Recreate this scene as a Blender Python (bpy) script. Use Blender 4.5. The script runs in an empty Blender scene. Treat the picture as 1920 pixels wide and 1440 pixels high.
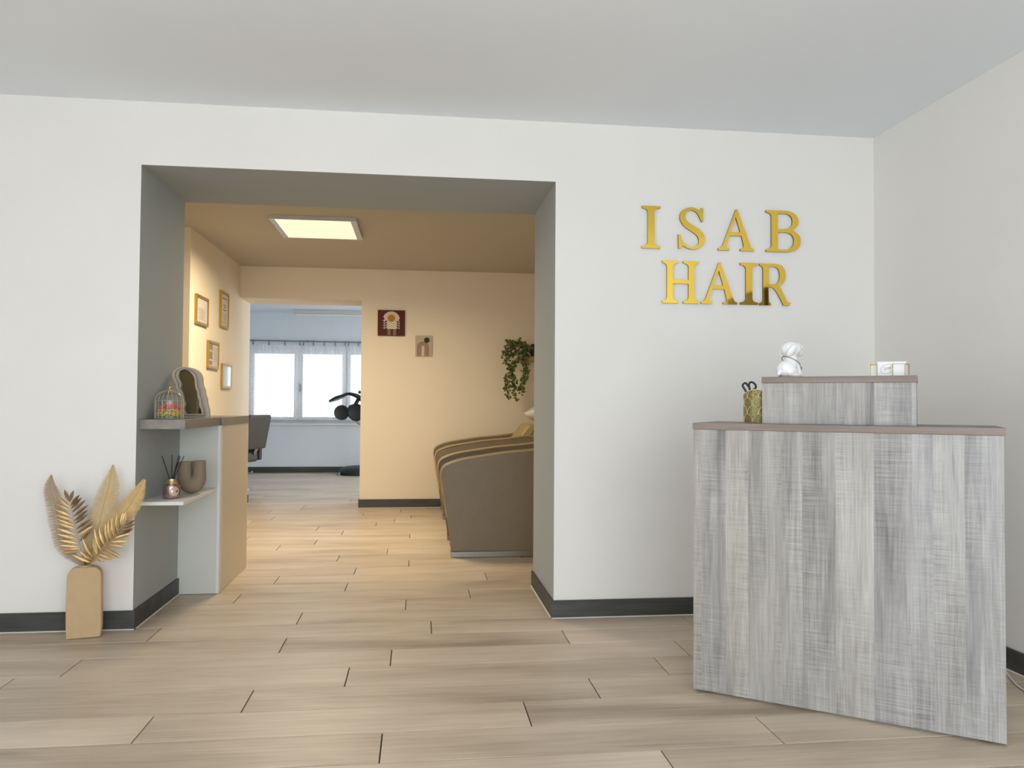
import bpy, bmesh, math, random
from mathutils import Vector, Matrix
random.seed(7)
S = bpy.context.scene
COL = S.collection
PI = math.pi

# ------------------------------------------------------------------ camera
CF = 1460.04
CAM = Vector((-2.49588, -4.01841, 1.10674))
RX = Vector((0.99281085, -0.11951274, 0.00658239))
UX = Vector((-0.00971120, -0.02561625, 0.99962468))
FX = Vector((0.11929927, 0.99250215, 0.02659271))
cd = bpy.data.cameras.new('camera')
cd.sensor_fit = 'HORIZONTAL'; cd.sensor_width = 36.0
cd.lens = CF / 1920 * 36.0
cd.clip_start = 0.05; cd.clip_end = 200
cam = bpy.data.objects.new('camera', cd); COL.objects.link(cam)
cam.matrix_world = Matrix(((RX.x, UX.x, -FX.x, CAM.x), (RX.y, UX.y, -FX.y, CAM.y), (RX.z, UX.z, -FX.z, CAM.z), (0, 0, 0, 1)))
S.camera = cam

# ------------------------------------------------------------------ world, light, exposure
S.view_settings.view_transform = 'Standard'
S.view_settings.look = 'None'
S.view_settings.gamma = 1.0
S.view_settings.use_curve_mapping = False
S.view_settings.exposure = 0.21
wd = bpy.data.worlds.new('sky'); S.world = wd; wd.use_nodes = True
bgn = wd.node_tree.nodes['Background']
bgn.inputs['Color'].default_value = (0.89, 0.945, 1.0, 1)
bgn.inputs['Strength'].default_value = 5.0
S.cycles.max_bounces = 10
S.cycles.diffuse_bounces = 7
S.cycles.transparent_max_bounces = 16
S.cycles.sample_clamp_indirect = 4.0
S.cycles.caustics_reflective = False
S.cycles.caustics_refractive = False


def portal(name, loc, rot, sx, sy):
    """daylight portal filling a window opening (guides the sky's light, emits nothing itself)"""
    l = bpy.data.lights.new(name, 'AREA'); l.shape = 'RECTANGLE'; l.size = sx; l.size_y = sy
    l.cycles.is_portal = True
    o = bpy.data.objects.new(name, l); COL.objects.link(o)
    o.location = loc; o.rotation_euler = rot
    return o


# ------------------------------------------------------------------ dimensions (metres)
H = 2.60                       # shop ceiling
XL, XR, ZO, D = -3.868, -1.788, 2.283, 0.727      # wide opening in the front wall
XB0 = -7.0                     # left wall of the shop
YB = -5.3                      # shop window wall behind the camera
ZM = 2.545                     # middle room ceiling
XM0, XM1 = -5.3, 0.3           # middle room
XML, YS = -4.36, 2.60          # left wall with frames, and where it starts
YM = 4.40                      # far wall of the middle room
YM2 = 4.90                     # its back
X2R, Z2 = -3.105, 2.209        # second opening (right jamb, head)
XF0, XF1, YF, ZF = -6.6, -0.9, 8.78, 2.56         # third room

# shop windows behind the camera and on the left
SW = [(-4.3, -3.0, 0.12, 2.5), (-2.8, -0.25, 0.02, 2.5)]      # x0,x1,z0,z1 in the back wall
LW = (-4.9, -2.9, 0.12, 2.45)                                     # y0,y1,z0,z1 in the left wall
FL = (5.2, 8.5, 0.4, 2.4)                                       # unseen opening added in the salon's right wall to brighten it
FW = (-5.22, -3.05, 0.79, 2.0)                                   # window of the third room x0,x1,z0,z1
for i, (a, b, c, d) in enumerate(SW):
    portal('shop_window_portal', ((a + b) / 2, YB - 0.12, (c + d) / 2), (PI / 2, 0, 0), b - a, d - c)
portal('side_window_portal', (XB0 - 0.12, (LW[0] + LW[1]) / 2, (LW[2] + LW[3]) / 2), (PI / 2, 0, -PI / 2), LW[1] - LW[0], LW[3] - LW[2])
portal('salon_fill_portal', (XF1 + 0.25, (FL[0] + FL[1]) / 2, (FL[2] + FL[3]) / 2), (PI / 2, 0, PI / 2), FL[1] - FL[0], FL[3] - FL[2])
portal('salon_window_portal', ((FW[0] + FW[1]) / 2, YF + 0.28, (FW[2] + FW[3]) / 2), (-PI / 2, 0, 0), FW[1] - FW[0], FW[3] - FW[2])


# ------------------------------------------------------------------ helpers: placing
def ray(px, py):
    return FX + RX * ((px - 960) / CF) + UX * ((720 - py) / CF)


def at(px, py, **k):
    """the point of a world plane X=, Y= or Z= seen at a spot of the photograph"""
    (ax, v), = k.items()
    i = 'XYZ'.index(ax); d = ray(px, py)
    return CAM + d * ((v - CAM[i]) / d[i])


WM = {}


def tag(o, label=None, cat=None, group=None, kind=None):
    if label: o['label'] = label
    if cat: o['category'] = cat
    if group: o['group'] = group
    if kind: o['kind'] = kind
    return o


def thing(name, label, cat, loc=(0, 0, 0), rotz=0.0, group=None):
    o = bpy.data.objects.new(name, None); COL.objects.link(o)
    o.empty_display_size = 0.1
    o.location = loc; o.rotation_euler = (0, 0, rotz)
    WM[o] = Matrix.Translation(Vector(loc)) @ Matrix.Rotation(rotz, 4, 'Z')
    return tag(o, label, cat, group)


def copy_tree(o, parent=None):
    c = o.copy(); COL.objects.link(c); c.parent = parent
    for ch in list(o.children):
        copy_tree(ch, c)
    return c


def catmull(pts, n=6, closed=False):
    P = [Vector(p) for p in pts]; out = []
    N = len(P); rng = N if closed else N - 1
    for i in range(rng):
        if closed:
            a, b, c, d = P[i - 1], P[i], P[(i + 1) % N], P[(i + 2) % N]
        else:
            a, b, c, d = P[max(i - 1, 0)], P[i], P[i + 1], P[min(i + 2, N - 1)]
        for k in range(n):
            t = k / n
            out.append(0.5 * ((2 * b) + (c - a) * t + (2 * a - 5 * b + 4 * c - d) * t * t + (3 * b - a - 3 * c + d) * t ** 3))
    if not closed: out.append(P[-1])
    return out


class MB:
    def __init__(self):
        self.v = []; self.f = []; self.m = []; self.mi = 0

    def add(self, vs, fs):
        b = len(self.v)
        self.v += [Vector(x) for x in vs]
        for f in fs:
            self.f.append([b + i for i in f]); self.m.append(self.mi)
        return self

    def box(self, a, b):
        x0, y0, z0 = a; x1, y1, z1 = b
        x0, x1 = min(x0, x1), max(x0, x1); y0, y1 = min(y0, y1), max(y0, y1); z0, z1 = min(z0, z1), max(z0, z1)
        return self.add([(x0, y0, z0), (x1, y0, z0), (x1, y1, z0), (x0, y1, z0), (x0, y0, z1), (x1, y0, z1), (x1, y1, z1), (x0, y1, z1)],
                        [(0, 3, 2, 1), (4, 5, 6, 7), (0, 1, 5, 4), (1, 2, 6, 5), (2, 3, 7, 6), (3, 0, 4, 7)])

    def tube(self, pts, r, n=8, caps=True, flat=1.0, up=None):
        P = [Vector(p) for p in pts]; R = r if isinstance(r, (list, tuple)) else [r] * len(P)
        t0 = (P[1] - P[0]).normalized()
        ref = Vector(up) if up else (Vector((0, 0, 1)) if abs(t0.z) < 0.9 else Vector((1, 0, 0)))
        a = t0.cross(ref).normalized()
        vs = []; fs = []
        for i, p in enumerate(P):
            t = (P[min(i + 1, len(P) - 1)] - P[max(i - 1, 0)])
            t = t.normalized() if t.length > 1e-9 else t0
            a = (a - t * a.dot(t)); a = a.normalized() if a.length > 1e-6 else t.orthogonal().normalized()
            b = t.cross(a)
            for k in range(n):
                w = 2 * PI * k / n
                vs.append(p + (a * math.cos(w) + b * math.sin(w) * flat) * R[i])
        for i in range(len(P) - 1):
            for k in range(n):
                k2 = (k + 1) % n
                fs.append((i * n + k, i * n + k2, (i + 1) * n + k2, (i + 1) * n + k))
        if caps:
            fs.append(tuple(range(n - 1, -1, -1))); fs.append(tuple((len(P) - 1) * n + k for k in range(n)))
        return self.add(vs, fs)

    def lathe(self, prof, c, n=24, axis='Z', sx=1.0, sy=1.0):
        c = Vector(c); vs = []; fs = []
        for (r, h) in prof:
            for k in range(n):
                w = 2 * PI * k / n; x = r * math.cos(w) * sx; y = r * math.sin(w) * sy
                vs.append(c + (Vector((x, y, h)) if axis == 'Z' else Vector((x, -h, y)) if axis == 'Y' else Vector((h, x, y))))
        m = len(prof)
        for i in range(m - 1):
            for k in range(n):
                k2 = (k + 1) % n
                fs.append((i * n + k, i * n + k2, (i + 1) * n + k2, (i + 1) * n + k))
        if prof[0][0] > 1e-6: fs.append(tuple(range(n - 1, -1, -1)))
        if prof[-1][0] > 1e-6: fs.append(tuple((m - 1) * n + k for k in range(n)))
        return self.add(vs, fs)

    def ell(self, c, r, n=12, m=8, rot=None):
        c = Vector(c); vs = []; fs = []
        for i in range(m + 1):
            th = PI * i / m
            for k in range(n):
                w = 2 * PI * k / n
                q = Vector((r[0] * math.sin(th) * math.cos(w), r[1] * math.sin(th) * math.sin(w), r[2] * math.cos(th)))
                if rot: q = rot @ q
                vs.append(c + q)
        for i in range(m):
            for k in range(n):
                k2 = (k + 1) % n
                fs.append((i * n + k, (i + 1) * n + k, (i + 1) * n + k2, i * n + k2))
        return self.add(vs, fs)

    def prism(self, poly, ext):
        """poly: ordered 3D points of a flat outline, ext: extrusion vector"""
        P = [Vector(p) for p in poly]; e = Vector(ext); n = len(P)
        return self.add(P + [p + e for p in P],
                        [tuple(range(n - 1, -1, -1)), tuple(range(n, 2 * n))] + [(i, (i + 1) % n, n + (i + 1) % n, n + i) for i in range(n)])

    def ring(self, outer, inner, ext):
        O = [Vector(p) for p in outer]; I = [Vector(p) for p in inner]; e = Vector(ext); n = len(O)
        vs = O + I + [p + e for p in O] + [p + e for p in I]; fs = []
        for i in range(n):
            j = (i + 1) % n
            fs += [(i, j, n + j, n + i), (2 * n + i, 3 * n + i, 3 * n + j, 2 * n + j), (i, 2 * n + i, 2 * n + j, j), (n + i, n + j, 3 * n + j, 3 * n + i)]
        return self.add(vs, fs)

    def build(self, name, mat, parent=None, local=False, origin=None, smooth=None, bevel=0, seg=2, kind=None, label=None, fix=True):
        vs = self.v
        if parent is not None:
            if not local:
                inv = WM[parent].inverted(); vs = [inv @ v for v in vs]
        elif origin is not None:
            o_ = Vector(origin); vs = [v - o_ for v in vs]
        me = bpy.data.meshes.new(name)
        me.from_pydata([tuple(v) for v in vs], [], self.f)
        mats = mat if isinstance(mat, (list, tuple)) else [mat]
        for m_ in mats: me.materials.append(m_)
        if len(mats) > 1: me.polygons.foreach_set('material_index', self.m)
        if fix:
            bm = bmesh.new(); bm.from_mesh(me)
            bmesh.ops.recalc_face_normals(bm, faces=bm.faces[:]); bm.to_mesh(me); bm.free()
        if smooth is not None:
            me.polygons.foreach_set('use_smooth', [True] * len(me.polygons))
            me.set_sharp_from_angle(angle=math.radians(smooth))
        me.update()
        o = bpy.data.objects.new(name, me); COL.objects.link(o)
        if parent is not None:
            o.parent = parent; WM[o] = WM[parent]
        else:
            if origin is not None: o.location = origin
            WM[o] = Matrix.Translation(Vector(origin) if origin is not None else Vector((0, 0, 0)))
        if bevel:
            b = o.modifiers.new('bevel', 'BEVEL'); b.width = bevel; b.segments = seg; b.limit_method = 'ANGLE'; b.angle_limit = math.radians(40)
        if kind: o['kind'] = kind
        if label: o['label'] = label
        return o


def bx(name, a, b, mat, parent=None, **k):
    return MB().box(a, b).build(name, mat, parent, **k)


def struct(o, label, cat):
    return tag(o, label, cat, kind='structure')


# ------------------------------------------------------------------ materials
def mat(name, col, rough=0.6, metal=0.0, noise=0.0, scale=8.0, bump=0.0, bscale=60.0, spec=0.5, **k):
    m = bpy.data.materials.new(name); m.use_nodes = True
    nt = m.node_tree; b = nt.nodes['Principled BSDF']
    b.inputs['Base Color'].default_value = (*col, 1)
    b.inputs['Roughness'].default_value = rough; b.inputs['Metallic'].default_value = metal
    b.inputs['Specular IOR Level'].default_value = spec
    tc = nt.nodes.new('ShaderNodeTexCoord')
    if noise > 0:
        n = nt.nodes.new('ShaderNodeTexNoise'); n.inputs['Scale'].default_value = scale; n.inputs['Detail'].default_value = 4
        nt.links.new(tc.outputs['Object'], n.inputs['Vector'])
        r = nt.nodes.new('ShaderNodeValToRGB')
        r.color_ramp.elements[0].position = 0.3; r.color_ramp.elements[1].position = 0.7
        r.color_ramp.elements[0].color = (*[c * (1 - noise) for c in col], 1)
        r.color_ramp.elements[1].color = (*[min(1, c * (1 + noise)) for c in col], 1)
        nt.links.new(n.outputs['Fac'], r.inputs['Fac']); nt.links.new(r.outputs['Color'], b.inputs['Base Color'])
    if bump > 0:
        n2 = nt.nodes.new('ShaderNodeTexNoise'); n2.inputs['Scale'].default_value = bscale; n2.inputs['Detail'].default_value = 3
        nt.links.new(tc.outputs['Object'], n2.inputs['Vector'])
        bp = nt.nodes.new('ShaderNodeBump'); bp.inputs['Strength'].default_value = bump; bp.inputs['Distance'].default_value = 0.01
        nt.links.new(n2.outputs['Fac'], bp.inputs['Height']); nt.links.new(bp.outputs['Normal'], b.inputs['Normal'])
    for kk, v in k.items():
        b.inputs[kk.replace('_', ' ')].default_value = v
    return m


def wood(name, cols, along='X', strip=0.0, strip_axis='X', grain=(3, 60), rough=0.5, saw=0.0, tile=False, spec=0.4):
    """printed wood: long grain noise, optional strips of differing tone, cross saw marks, per-object tone"""
    m = bpy.data.materials.new(name); m.use_nodes = True
    nt = m.node_tree; N = nt.nodes; L = nt.links; b = N['Principled BSDF']
    b.inputs['Roughness'].default_value = rough; b.inputs['Specular IOR Level'].default_value = spec
    tc = N.new('ShaderNodeTexCoord'); sep = N.new('ShaderNodeSeparateXYZ'); L.new(tc.outputs['Object'], sep.inputs[0])

    def math_(op, a, b_=None):
        n = N.new('ShaderNodeMath'); n.operation = op
        for i, q in enumerate((a, b_)):
            if q is None: continue
            if isinstance(q, (int, float)): n.inputs[i].default_value = q
            else: L.new(q, n.inputs[i])
        return n.outputs[0]
    seed = 0.0
    if tile:
        oi = N.new('ShaderNodeObjectInfo'); seed = oi.outputs['Random']
    st = None
    if strip:
        st = math_('FLOOR', math_('DIVIDE', math_('ADD', sep.outputs[strip_axis], 20.0), strip))
        wn = N.new('ShaderNodeTexWhiteNoise'); wn.noise_dimensions = '1D'; L.new(st, wn.inputs['W']); seed = wn.outputs['Value']

    def noise(scl, detail=4.0, dist=0.0, off=31.0, r=0.6):
        mp = N.new('ShaderNodeMapping'); mp.inputs['Scale'].default_value = scl
        L.new(tc.outputs['Object'], mp.inputs['Vector'])
        va = N.new('ShaderNodeVectorMath'); va.operation = 'ADD'; L.new(mp.outputs[0], va.inputs[0])
        if not isinstance(seed, float):
            cx = N.new('ShaderNodeCombineXYZ')
            for i in range(3): L.new(math_('MULTIPLY', seed, off * (i + 1)), cx.inputs[i])
            L.new(cx.outputs[0], va.inputs[1])
        n = N.new('ShaderNodeTexNoise'); n.inputs['Scale'].default_value = 1; n.inputs['Detail'].default_value = detail
        n.inputs['Distortion'].default_value = dist; n.inputs['Roughness'].default_value = r
        L.new(va.outputs[0], n.inputs['Vector'])
        return n.outputs['Fac']

    def sc(lo, hi):
        return {'X': (lo, hi, hi), 'Y': (hi, lo, hi), 'Z': (hi, hi, lo)}[along]
    broad = noise(sc(grain[0] * 0.5, grain[1] * 0.16), 3.0, 0.4)
    fine = noise(sc(grain[0], grain[1] * 2.2), 5.0, 0.3, 17.0, 0.75)
    v = math_('ADD', math_('MULTIPLY', broad, 0.62), math_('MULTIPLY', fine, 0.38))
    if saw:
        sw = noise(sc(190.0, 9.0), 2.0, 0.0, 5.0)
        patch = noise(sc(2.2, 7.0), 2.0, 0.0, 9.0)
        v = math_('ADD', v, math_('MULTIPLY', math_('MULTIPLY', math_('SUBTRACT', sw, 0.5), patch), saw))
    if not isinstance(seed, float):
        v = math_('ADD', v, math_('MULTIPLY', math_('SUBTRACT', seed, 0.5), 0.10 if tile else 0.13))
    r = N.new('ShaderNodeValToRGB'); L.new(v, r.inputs['Fac'])
    e = r.color_ramp.elements
    e[0].position, e[0].color = 0.30, (*cols[0], 1)
    e[1].position, e[1].color = 0.68, (*cols[-1], 1)
    if len(cols) == 3:
        q = r.color_ramp.elements.new(0.5); q.color = (*cols[1], 1)
    L.new(r.outputs['Color'], b.inputs['Base Color'])
    bp = N.new('ShaderNodeBump'); bp.inputs['Strength'].default_value = 0.12; bp.inputs['Distance'].default_value = 0.004
    L.new(fine, bp.inputs['Height']); L.new(bp.outputs['Normal'], b.inputs['Normal'])
    return m


def thin_glass(name, tint=(1, 1, 1), refl=0.015):
    m = bpy.data.materials.new(name); m.use_nodes = True
    nt = m.node_tree; nt.nodes.clear()
    o = nt.nodes.new('ShaderNodeOutputMaterial'); mx = nt.nodes.new('ShaderNodeMixShader')
    t = nt.nodes.new('ShaderNodeBsdfTransparent'); g = nt.nodes.new('ShaderNodeBsdfGlossy')
    t.inputs['Color'].default_value = (*tint, 1); g.inputs['Roughness'].default_value = 0.02
    lw = nt.nodes.new('ShaderNodeLayerWeight'); lw.inputs['Blend'].default_value = 0.25
    mm = nt.nodes.new('ShaderNodeMath'); mm.operation = 'MULTIPLY_ADD'; mm.inputs[1].default_value = 0.3; mm.inputs[2].default_value = refl
    nt.links.new(lw.outputs['Fresnel'], mm.inputs[0]); nt.links.new(mm.outputs[0], mx.inputs[0])
    nt.links.new(t.outputs[0], mx.inputs[1]); nt.links.new(g.outputs[0], mx.inputs[2]); nt.links.new(mx.outputs[0], o.inputs[0])
    return m


def sheer(name, col, clear=0.6):
    m = bpy.data.materials.new(name); m.use_nodes = True
    nt = m.node_tree; nt.nodes.clear(); N = nt.nodes; L = nt.links
    o = N.new('ShaderNodeOutputMaterial'); mx = N.new('ShaderNodeMixShader'); m2 = N.new('ShaderNodeMixShader')
    t = N.new('ShaderNodeBsdfTransparent'); d = N.new('ShaderNodeBsdfDiffuse'); tr = N.new('ShaderNodeBsdfTranslucent')
    d.inputs['Color'].default_value = (*col, 1); tr.inputs['Color'].default_value = (*col, 1)
    m2.inputs[0].default_value = 0.5
    L.new(d.outputs[0], m2.inputs[1]); L.new(tr.outputs[0], m2.inputs[2])
    tc = N.new('ShaderNodeTexCoord'); n = N.new('ShaderNodeTexNoise'); n.inputs['Scale'].default_value = 40; n.inputs['Detail'].default_value = 5
    L.new(tc.outputs['Object'], n.inputs['Vector'])
    mr = N.new('ShaderNodeMapRange'); mr.inputs[1].default_value = 0.35; mr.inputs[2].default_value = 0.7
    mr.inputs[3].default_value = 1 - clear - 0.04; mr.inputs[4].default_value = 1 - clear + 0.05
    L.new(n.outputs['Fac'], mr.inputs[0]); L.new(mr.outputs[0], mx.inputs[0])
    L.new(t.outputs[0], mx.inputs[1]); L.new(m2.outputs[0], mx.inputs[2]); L.new(mx.outputs[0], o.inputs[0])
    return m


def emit(name, col, s):
    m = bpy.data.materials.new(name); m.use_nodes = True
    b = m.node_tree.nodes['Principled BSDF']
    b.inputs['Base Color'].default_value = (*col, 1)
    b.inputs['Emission Color'].default_value = (*col, 1); b.inputs['Emission Strength'].default_value = s
    return m


M_wall = mat('white_wall_paint', (0.81, 0.79, 0.75), 0.85, noise=0.012, scale=2.5, bump=0.04, bscale=90)
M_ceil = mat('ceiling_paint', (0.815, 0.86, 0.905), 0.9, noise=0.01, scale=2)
M_wallm = mat('cream_wall_paint', (0.82, 0.73, 0.58), 0.85, noise=0.012, scale=2.5, bump=0.04, bscale=90)
M_reveal = mat('shaded_reveal_paint', (0.38, 0.41, 0.405), 0.85, noise=0.012, scale=2.5)  # wall colour greyed to carry the shade of the deep opening
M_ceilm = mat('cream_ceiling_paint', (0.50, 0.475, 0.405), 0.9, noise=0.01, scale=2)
M_wallf = mat('cool_white_wall_paint', (0.72, 0.78, 0.84), 0.85, noise=0.012, scale=2.5)
M_grout = mat('tile_grout', (0.045, 0.035, 0.028), 0.9)
M_tile = wood('oak_look_floor_tile', [(0.32, 0.25, 0.18), (0.54, 0.44, 0.335), (0.67, 0.56, 0.44)], 'X', grain=(1.8, 26), rough=0.42, tile=True, spec=0.45)
M_plinth = wood('charcoal_plinth_tile', [(0.028, 0.029, 0.028), (0.055, 0.056, 0.052), (0.085, 0.085, 0.078)], 'X', grain=(3, 60), rough=0.5)
M_seal = mat('pale_silicone', (0.62, 0.58, 0.50), 0.5)
def desk_wood():
    """grey sawn-oak print: vertical boards of uneven width and tone, long grain, dark streaks, patches of cross saw marks"""
    m = bpy.data.materials.new('grey_sawn_oak_laminate'); m.use_nodes = True
    nt = m.node_tree; N = nt.nodes; L = nt.links; b = N['Principled BSDF']; b.inputs['Roughness'].default_value = .5
    tc = N.new('ShaderNodeTexCoord'); sep = N.new('ShaderNodeSeparateXYZ'); L.new(tc.outputs['Object'], sep.inputs[0])

    def mth(op, a, c=None, clamp=False):
        n = N.new('ShaderNodeMath'); n.operation = op; n.use_clamp = clamp
        for i_, q_ in enumerate((a, c)):
            if q_ is None: continue
            if isinstance(q_, (int, float)): n.inputs[i_].default_value = q_
            else: L.new(q_, n.inputs[i_])
        return n.outputs[0]

    def ramp(fac, stops, const=False):
        r = N.new('ShaderNodeValToRGB'); e = r.color_ramp.elements
        if const: r.color_ramp.interpolation = 'CONSTANT'
        e[0].position, e[0].color = stops[0][0], (*stops[0][1], 1); e[1].position, e[1].color = stops[-1][0], (*stops[-1][1], 1)
        for p_, c_ in stops[1:-1]:
            q_ = e.new(p_); q_.color = (*c_, 1)
        L.new(fac, r.inputs['Fac']); return r.outputs['Color']
    xs = mth('DIVIDE', sep.outputs['X'], 1.0306)
    edges = [0, .03, .12, .20, .32, .39, .50, .62, .735, .80, .89]
    tint = [(.98, .93, .87), (.84, .83, .82), (1.0, .97, .91), (.86, .84, .81), (.95, .94, .92), (.84, .83, .82), (1.0, .98, .96), (.86, .85, .86), (.86, .86, .88), (.98, .98, .98), (.92, .93, .94)]
    T = ramp(xs, list(zip(edges, tint)), True)
    rs_ = random.Random(4); sd = ramp(xs, [(e_, (rs_.random(),) * 3) for e_ in edges], True)

    def noise(scl, detail, off, rough=.6, dist=0.0):
        mp = N.new('ShaderNodeMapping'); mp.inputs['Scale'].default_value = scl; L.new(tc.outputs['Object'], mp.inputs['Vector'])
        va = N.new('ShaderNodeVectorMath'); va.operation = 'ADD'; L.new(mp.outputs[0], va.inputs[0])
        vs_ = N.new('ShaderNodeVectorMath'); vs_.operation = 'SCALE'; L.new(sd, vs_.inputs[0]); vs_.inputs['Scale'].default_value = off; L.new(vs_.outputs[0], va.inputs[1])
        n = N.new('ShaderNodeTexNoise'); n.inputs['Scale'].default_value = 1; n.inputs['Detail'].default_value = detail; n.inputs['Roughness'].default_value = rough; n.inputs['Distortion'].default_value = dist
        L.new(va.outputs[0], n.inputs['Vector']); return n.outputs['Fac']
    broad = noise((11, 11, 1.5), 4, 41, .6, .5)
    fine = noise((170, 170, 5), 4, 23, .7, .2)
    saw = noise((7, 7, 210), 2, 13); patch = noise((7, 7, 2.0), 2, 57)
    streak = noise((16, 16, 1.3), 3, 71, .55, .8)
    v = mth('ADD', mth('MULTIPLY', broad, .55), mth('MULTIPLY', fine, .45))
    pm = mth('MULTIPLY', mth('SUBTRACT', patch, .40, True), 1.7)
    v = mth('ADD', v, mth('MULTIPLY', mth('SUBTRACT', saw, .5), pm))
    base = ramp(v, [(.30, (.20, .19, .18)), (.48, (.37, .357, .34)), (.70, (.56, .545, .52))])
    dk = ramp(streak, [(.52, (1, 1, 1)), (.68, (.76, .76, .78)), (.80, (.52, .52, .54))])
    m1 = N.new('ShaderNodeMix'); m1.data_type = 'RGBA'; m1.blend_type = 'MULTIPLY'; m1.inputs[0].default_value = 1
    L.new(base, m1.inputs[6]); L.new(T, m1.inputs[7])
    m2 = N.new('ShaderNodeMix'); m2.data_type = 'RGBA'; m2.blend_type = 'MULTIPLY'; m2.inputs[0].default_value = 1
    L.new(m1.outputs[2], m2.inputs[6]); L.new(dk, m2.inputs[7]); L.new(m2.outputs[2], b.inputs['Base Color'])
    bp = N.new('ShaderNodeBump'); bp.inputs['Strength'].default_value = .12; bp.inputs['Distance'].default_value = .003
    L.new(fine, bp.inputs['Height']); L.new(bp.outputs['Normal'], b.inputs['Normal'])
    return m


M_desk = desk_wood()
M_desktop = wood('brown_oak_edge', [(0.14, 0.105, 0.085), (0.235, 0.185, 0.155), (0.31, 0.255, 0.22)], 'X', grain=(3, 60), rough=0.45)
M_slab = wood('grey_brown_shelf_wood', [(0.15, 0.13, 0.11), (0.24, 0.215, 0.19), (0.32, 0.29, 0.26)], 'Y', grain=(3, 60), rough=0.45)
M_white = mat('white_laminate', (0.80, 0.80, 0.76), 0.4)
M_pale = mat('pale_grey_green_laminate', (0.66, 0.68, 0.62), 0.45)
M_beige = mat('beige_laminate', (0.68, 0.60, 0.46), 0.4)
M_dark = mat('dark_recess', (0.02, 0.02, 0.022), 0.6)
M_gold = mat('gold_mirror_acrylic', (1.0, 0.69, 0.10), 0.045, 1.0)
M_blackac = mat('black_acrylic_edge', (0.025, 0.017, 0.01), 0.4)
M_brass = mat('brushed_brass', (0.72, 0.50, 0.18), 0.28, 1.0, noise=0.08, scale=30)
M_goldpaint = mat('gold_paint_frame', (0.50, 0.32, 0.06), 0.35, 0.75)
M_paper = mat('printed_paper', (0.62, 0.56, 0.52), 0.8, noise=0.03, scale=20)
M_ink = mat('grey_print', (0.27, 0.24, 0.23), 0.8)
M_glass = thin_glass('clear_glass', (0.97, 0.98, 0.97))
M_panef = thin_glass('frosted_pane', (0.57, 0.585, 0.60), 0.02)
M_pane = thin_glass('window_glass', (0.98, 0.99, 1.0), 0.02)
M_pvc = mat('white_window_plastic', (0.80, 0.82, 0.84), 0.35)
M_rod = mat('steel_rod', (0.30, 0.31, 0.33), 0.3, 0.9)
M_sheer = sheer('sheer_voile', (0.95, 0.96, 0.97), 0.66)
M_alu = mat('pale_aluminium', (0.62, 0.63, 0.62), 0.4, 0.5)
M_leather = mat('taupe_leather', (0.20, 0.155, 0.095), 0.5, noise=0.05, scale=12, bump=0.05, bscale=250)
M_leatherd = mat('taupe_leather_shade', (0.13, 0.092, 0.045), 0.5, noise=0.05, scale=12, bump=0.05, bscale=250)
M_piping = mat('tan_piping', (0.40, 0.31, 0.165), 0.45)
M_olive = mat('olive_gold_leather', (0.40, 0.31, 0.13), 0.38)
M_chrome = mat('chrome', (0.65, 0.65, 0.65), 0.15, 1.0)
M_steel = mat('brushed_steel_base', (0.28, 0.26, 0.22), 0.35, 0.8)
M_ceramic = mat('white_ceramic', (0.86, 0.86, 0.86), 0.12)
M_taupe = mat('taupe_stoneware', (0.27, 0.20, 0.135), 0.75, noise=0.05, scale=40, bump=0.05, bscale=200)
M_kraft = mat('tan_stoneware_vase', (0.53, 0.375, 0.205), 0.7, noise=0.04, scale=25, bump=0.06, bscale=150)
M_plaster = mat('grey_plaster_frame', (0.52, 0.45, 0.36), 0.8, noise=0.04, scale=30, bump=0.06, bscale=120)
M_mirror = mat('brown_reflection_glass', (0.33, 0.25, 0.135), 0.02, 1.0)  # brown of a dim reflection is put into the glass colour
M_rose = mat('rose_metal_glass', (0.50, 0.32, 0.31), 0.22, 0.85)
M_capgold = mat('pale_gold_collar', (0.80, 0.70, 0.42), 0.18, 1.0)
M_label = mat('tan_paper_label', (0.60, 0.46, 0.30), 0.6)
M_reed = mat('black_reed', (0.018, 0.014, 0.016), 0.7)
M_palm = mat('gold_sprayed_palm', (0.40, 0.265, 0.115), 0.33, 0.75, noise=0.16, scale=22)
M_palmd = mat('bronze_sprayed_palm', (0.17, 0.105, 0.05), 0.4, 0.6, noise=0.15, scale=22)
M_f1 = mat('dusty_pink_feather', (0.42, 0.315, 0.21), 0.7, noise=0.08, scale=30)
M_f2 = mat('straw_feather', (0.58, 0.43, 0.22), 0.7, noise=0.08, scale=30)
M_f3 = mat('honey_feather', (0.62, 0.42, 0.17), 0.7, noise=0.08, scale=30)
M_black = mat('black_plastic', (0.02, 0.02, 0.023), 0.45)
M_card = mat('white_card', (0.90, 0.87, 0.85), 0.6)
M_cable = mat('white_cable', (0.80, 0.80, 0.78), 0.4)
M_leaf = mat('dusty_green_leaf', (0.085, 0.125, 0.035), 0.5, noise=0.3, scale=25)
M_leaf2 = mat('olive_leaf', (0.17, 0.19, 0.05), 0.5, noise=0.25, scale=25)
M_oak = wood('natural_oak', [(0.32, 0.20, 0.08), (0.45, 0.30, 0.13)], 'X', grain=(3, 60))
M_rust = mat('rust_red_canvas', (0.095, 0.017, 0.009), 0.8, noise=0.06, scale=20)
M_cream = mat('cream_print', (0.64, 0.57, 0.46), 0.8)
M_ochre = mat('ochre_print', (0.46, 0.20, 0.02), 0.8)
M_plum = mat('plum_print', (0.055, 0.02, 0.025), 0.8)
M_mauve = mat('mauve_print', (0.32, 0.20, 0.155), 0.8)
M_brownp = mat('brown_print', (0.20, 0.095, 0.05), 0.8)
M_greenp = mat('deep_green_print', (0.035, 0.035, 0.015), 0.8)
M_linen = mat('linen_canvas', (0.50, 0.42, 0.31), 0.85, noise=0.04, scale=40)
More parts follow.
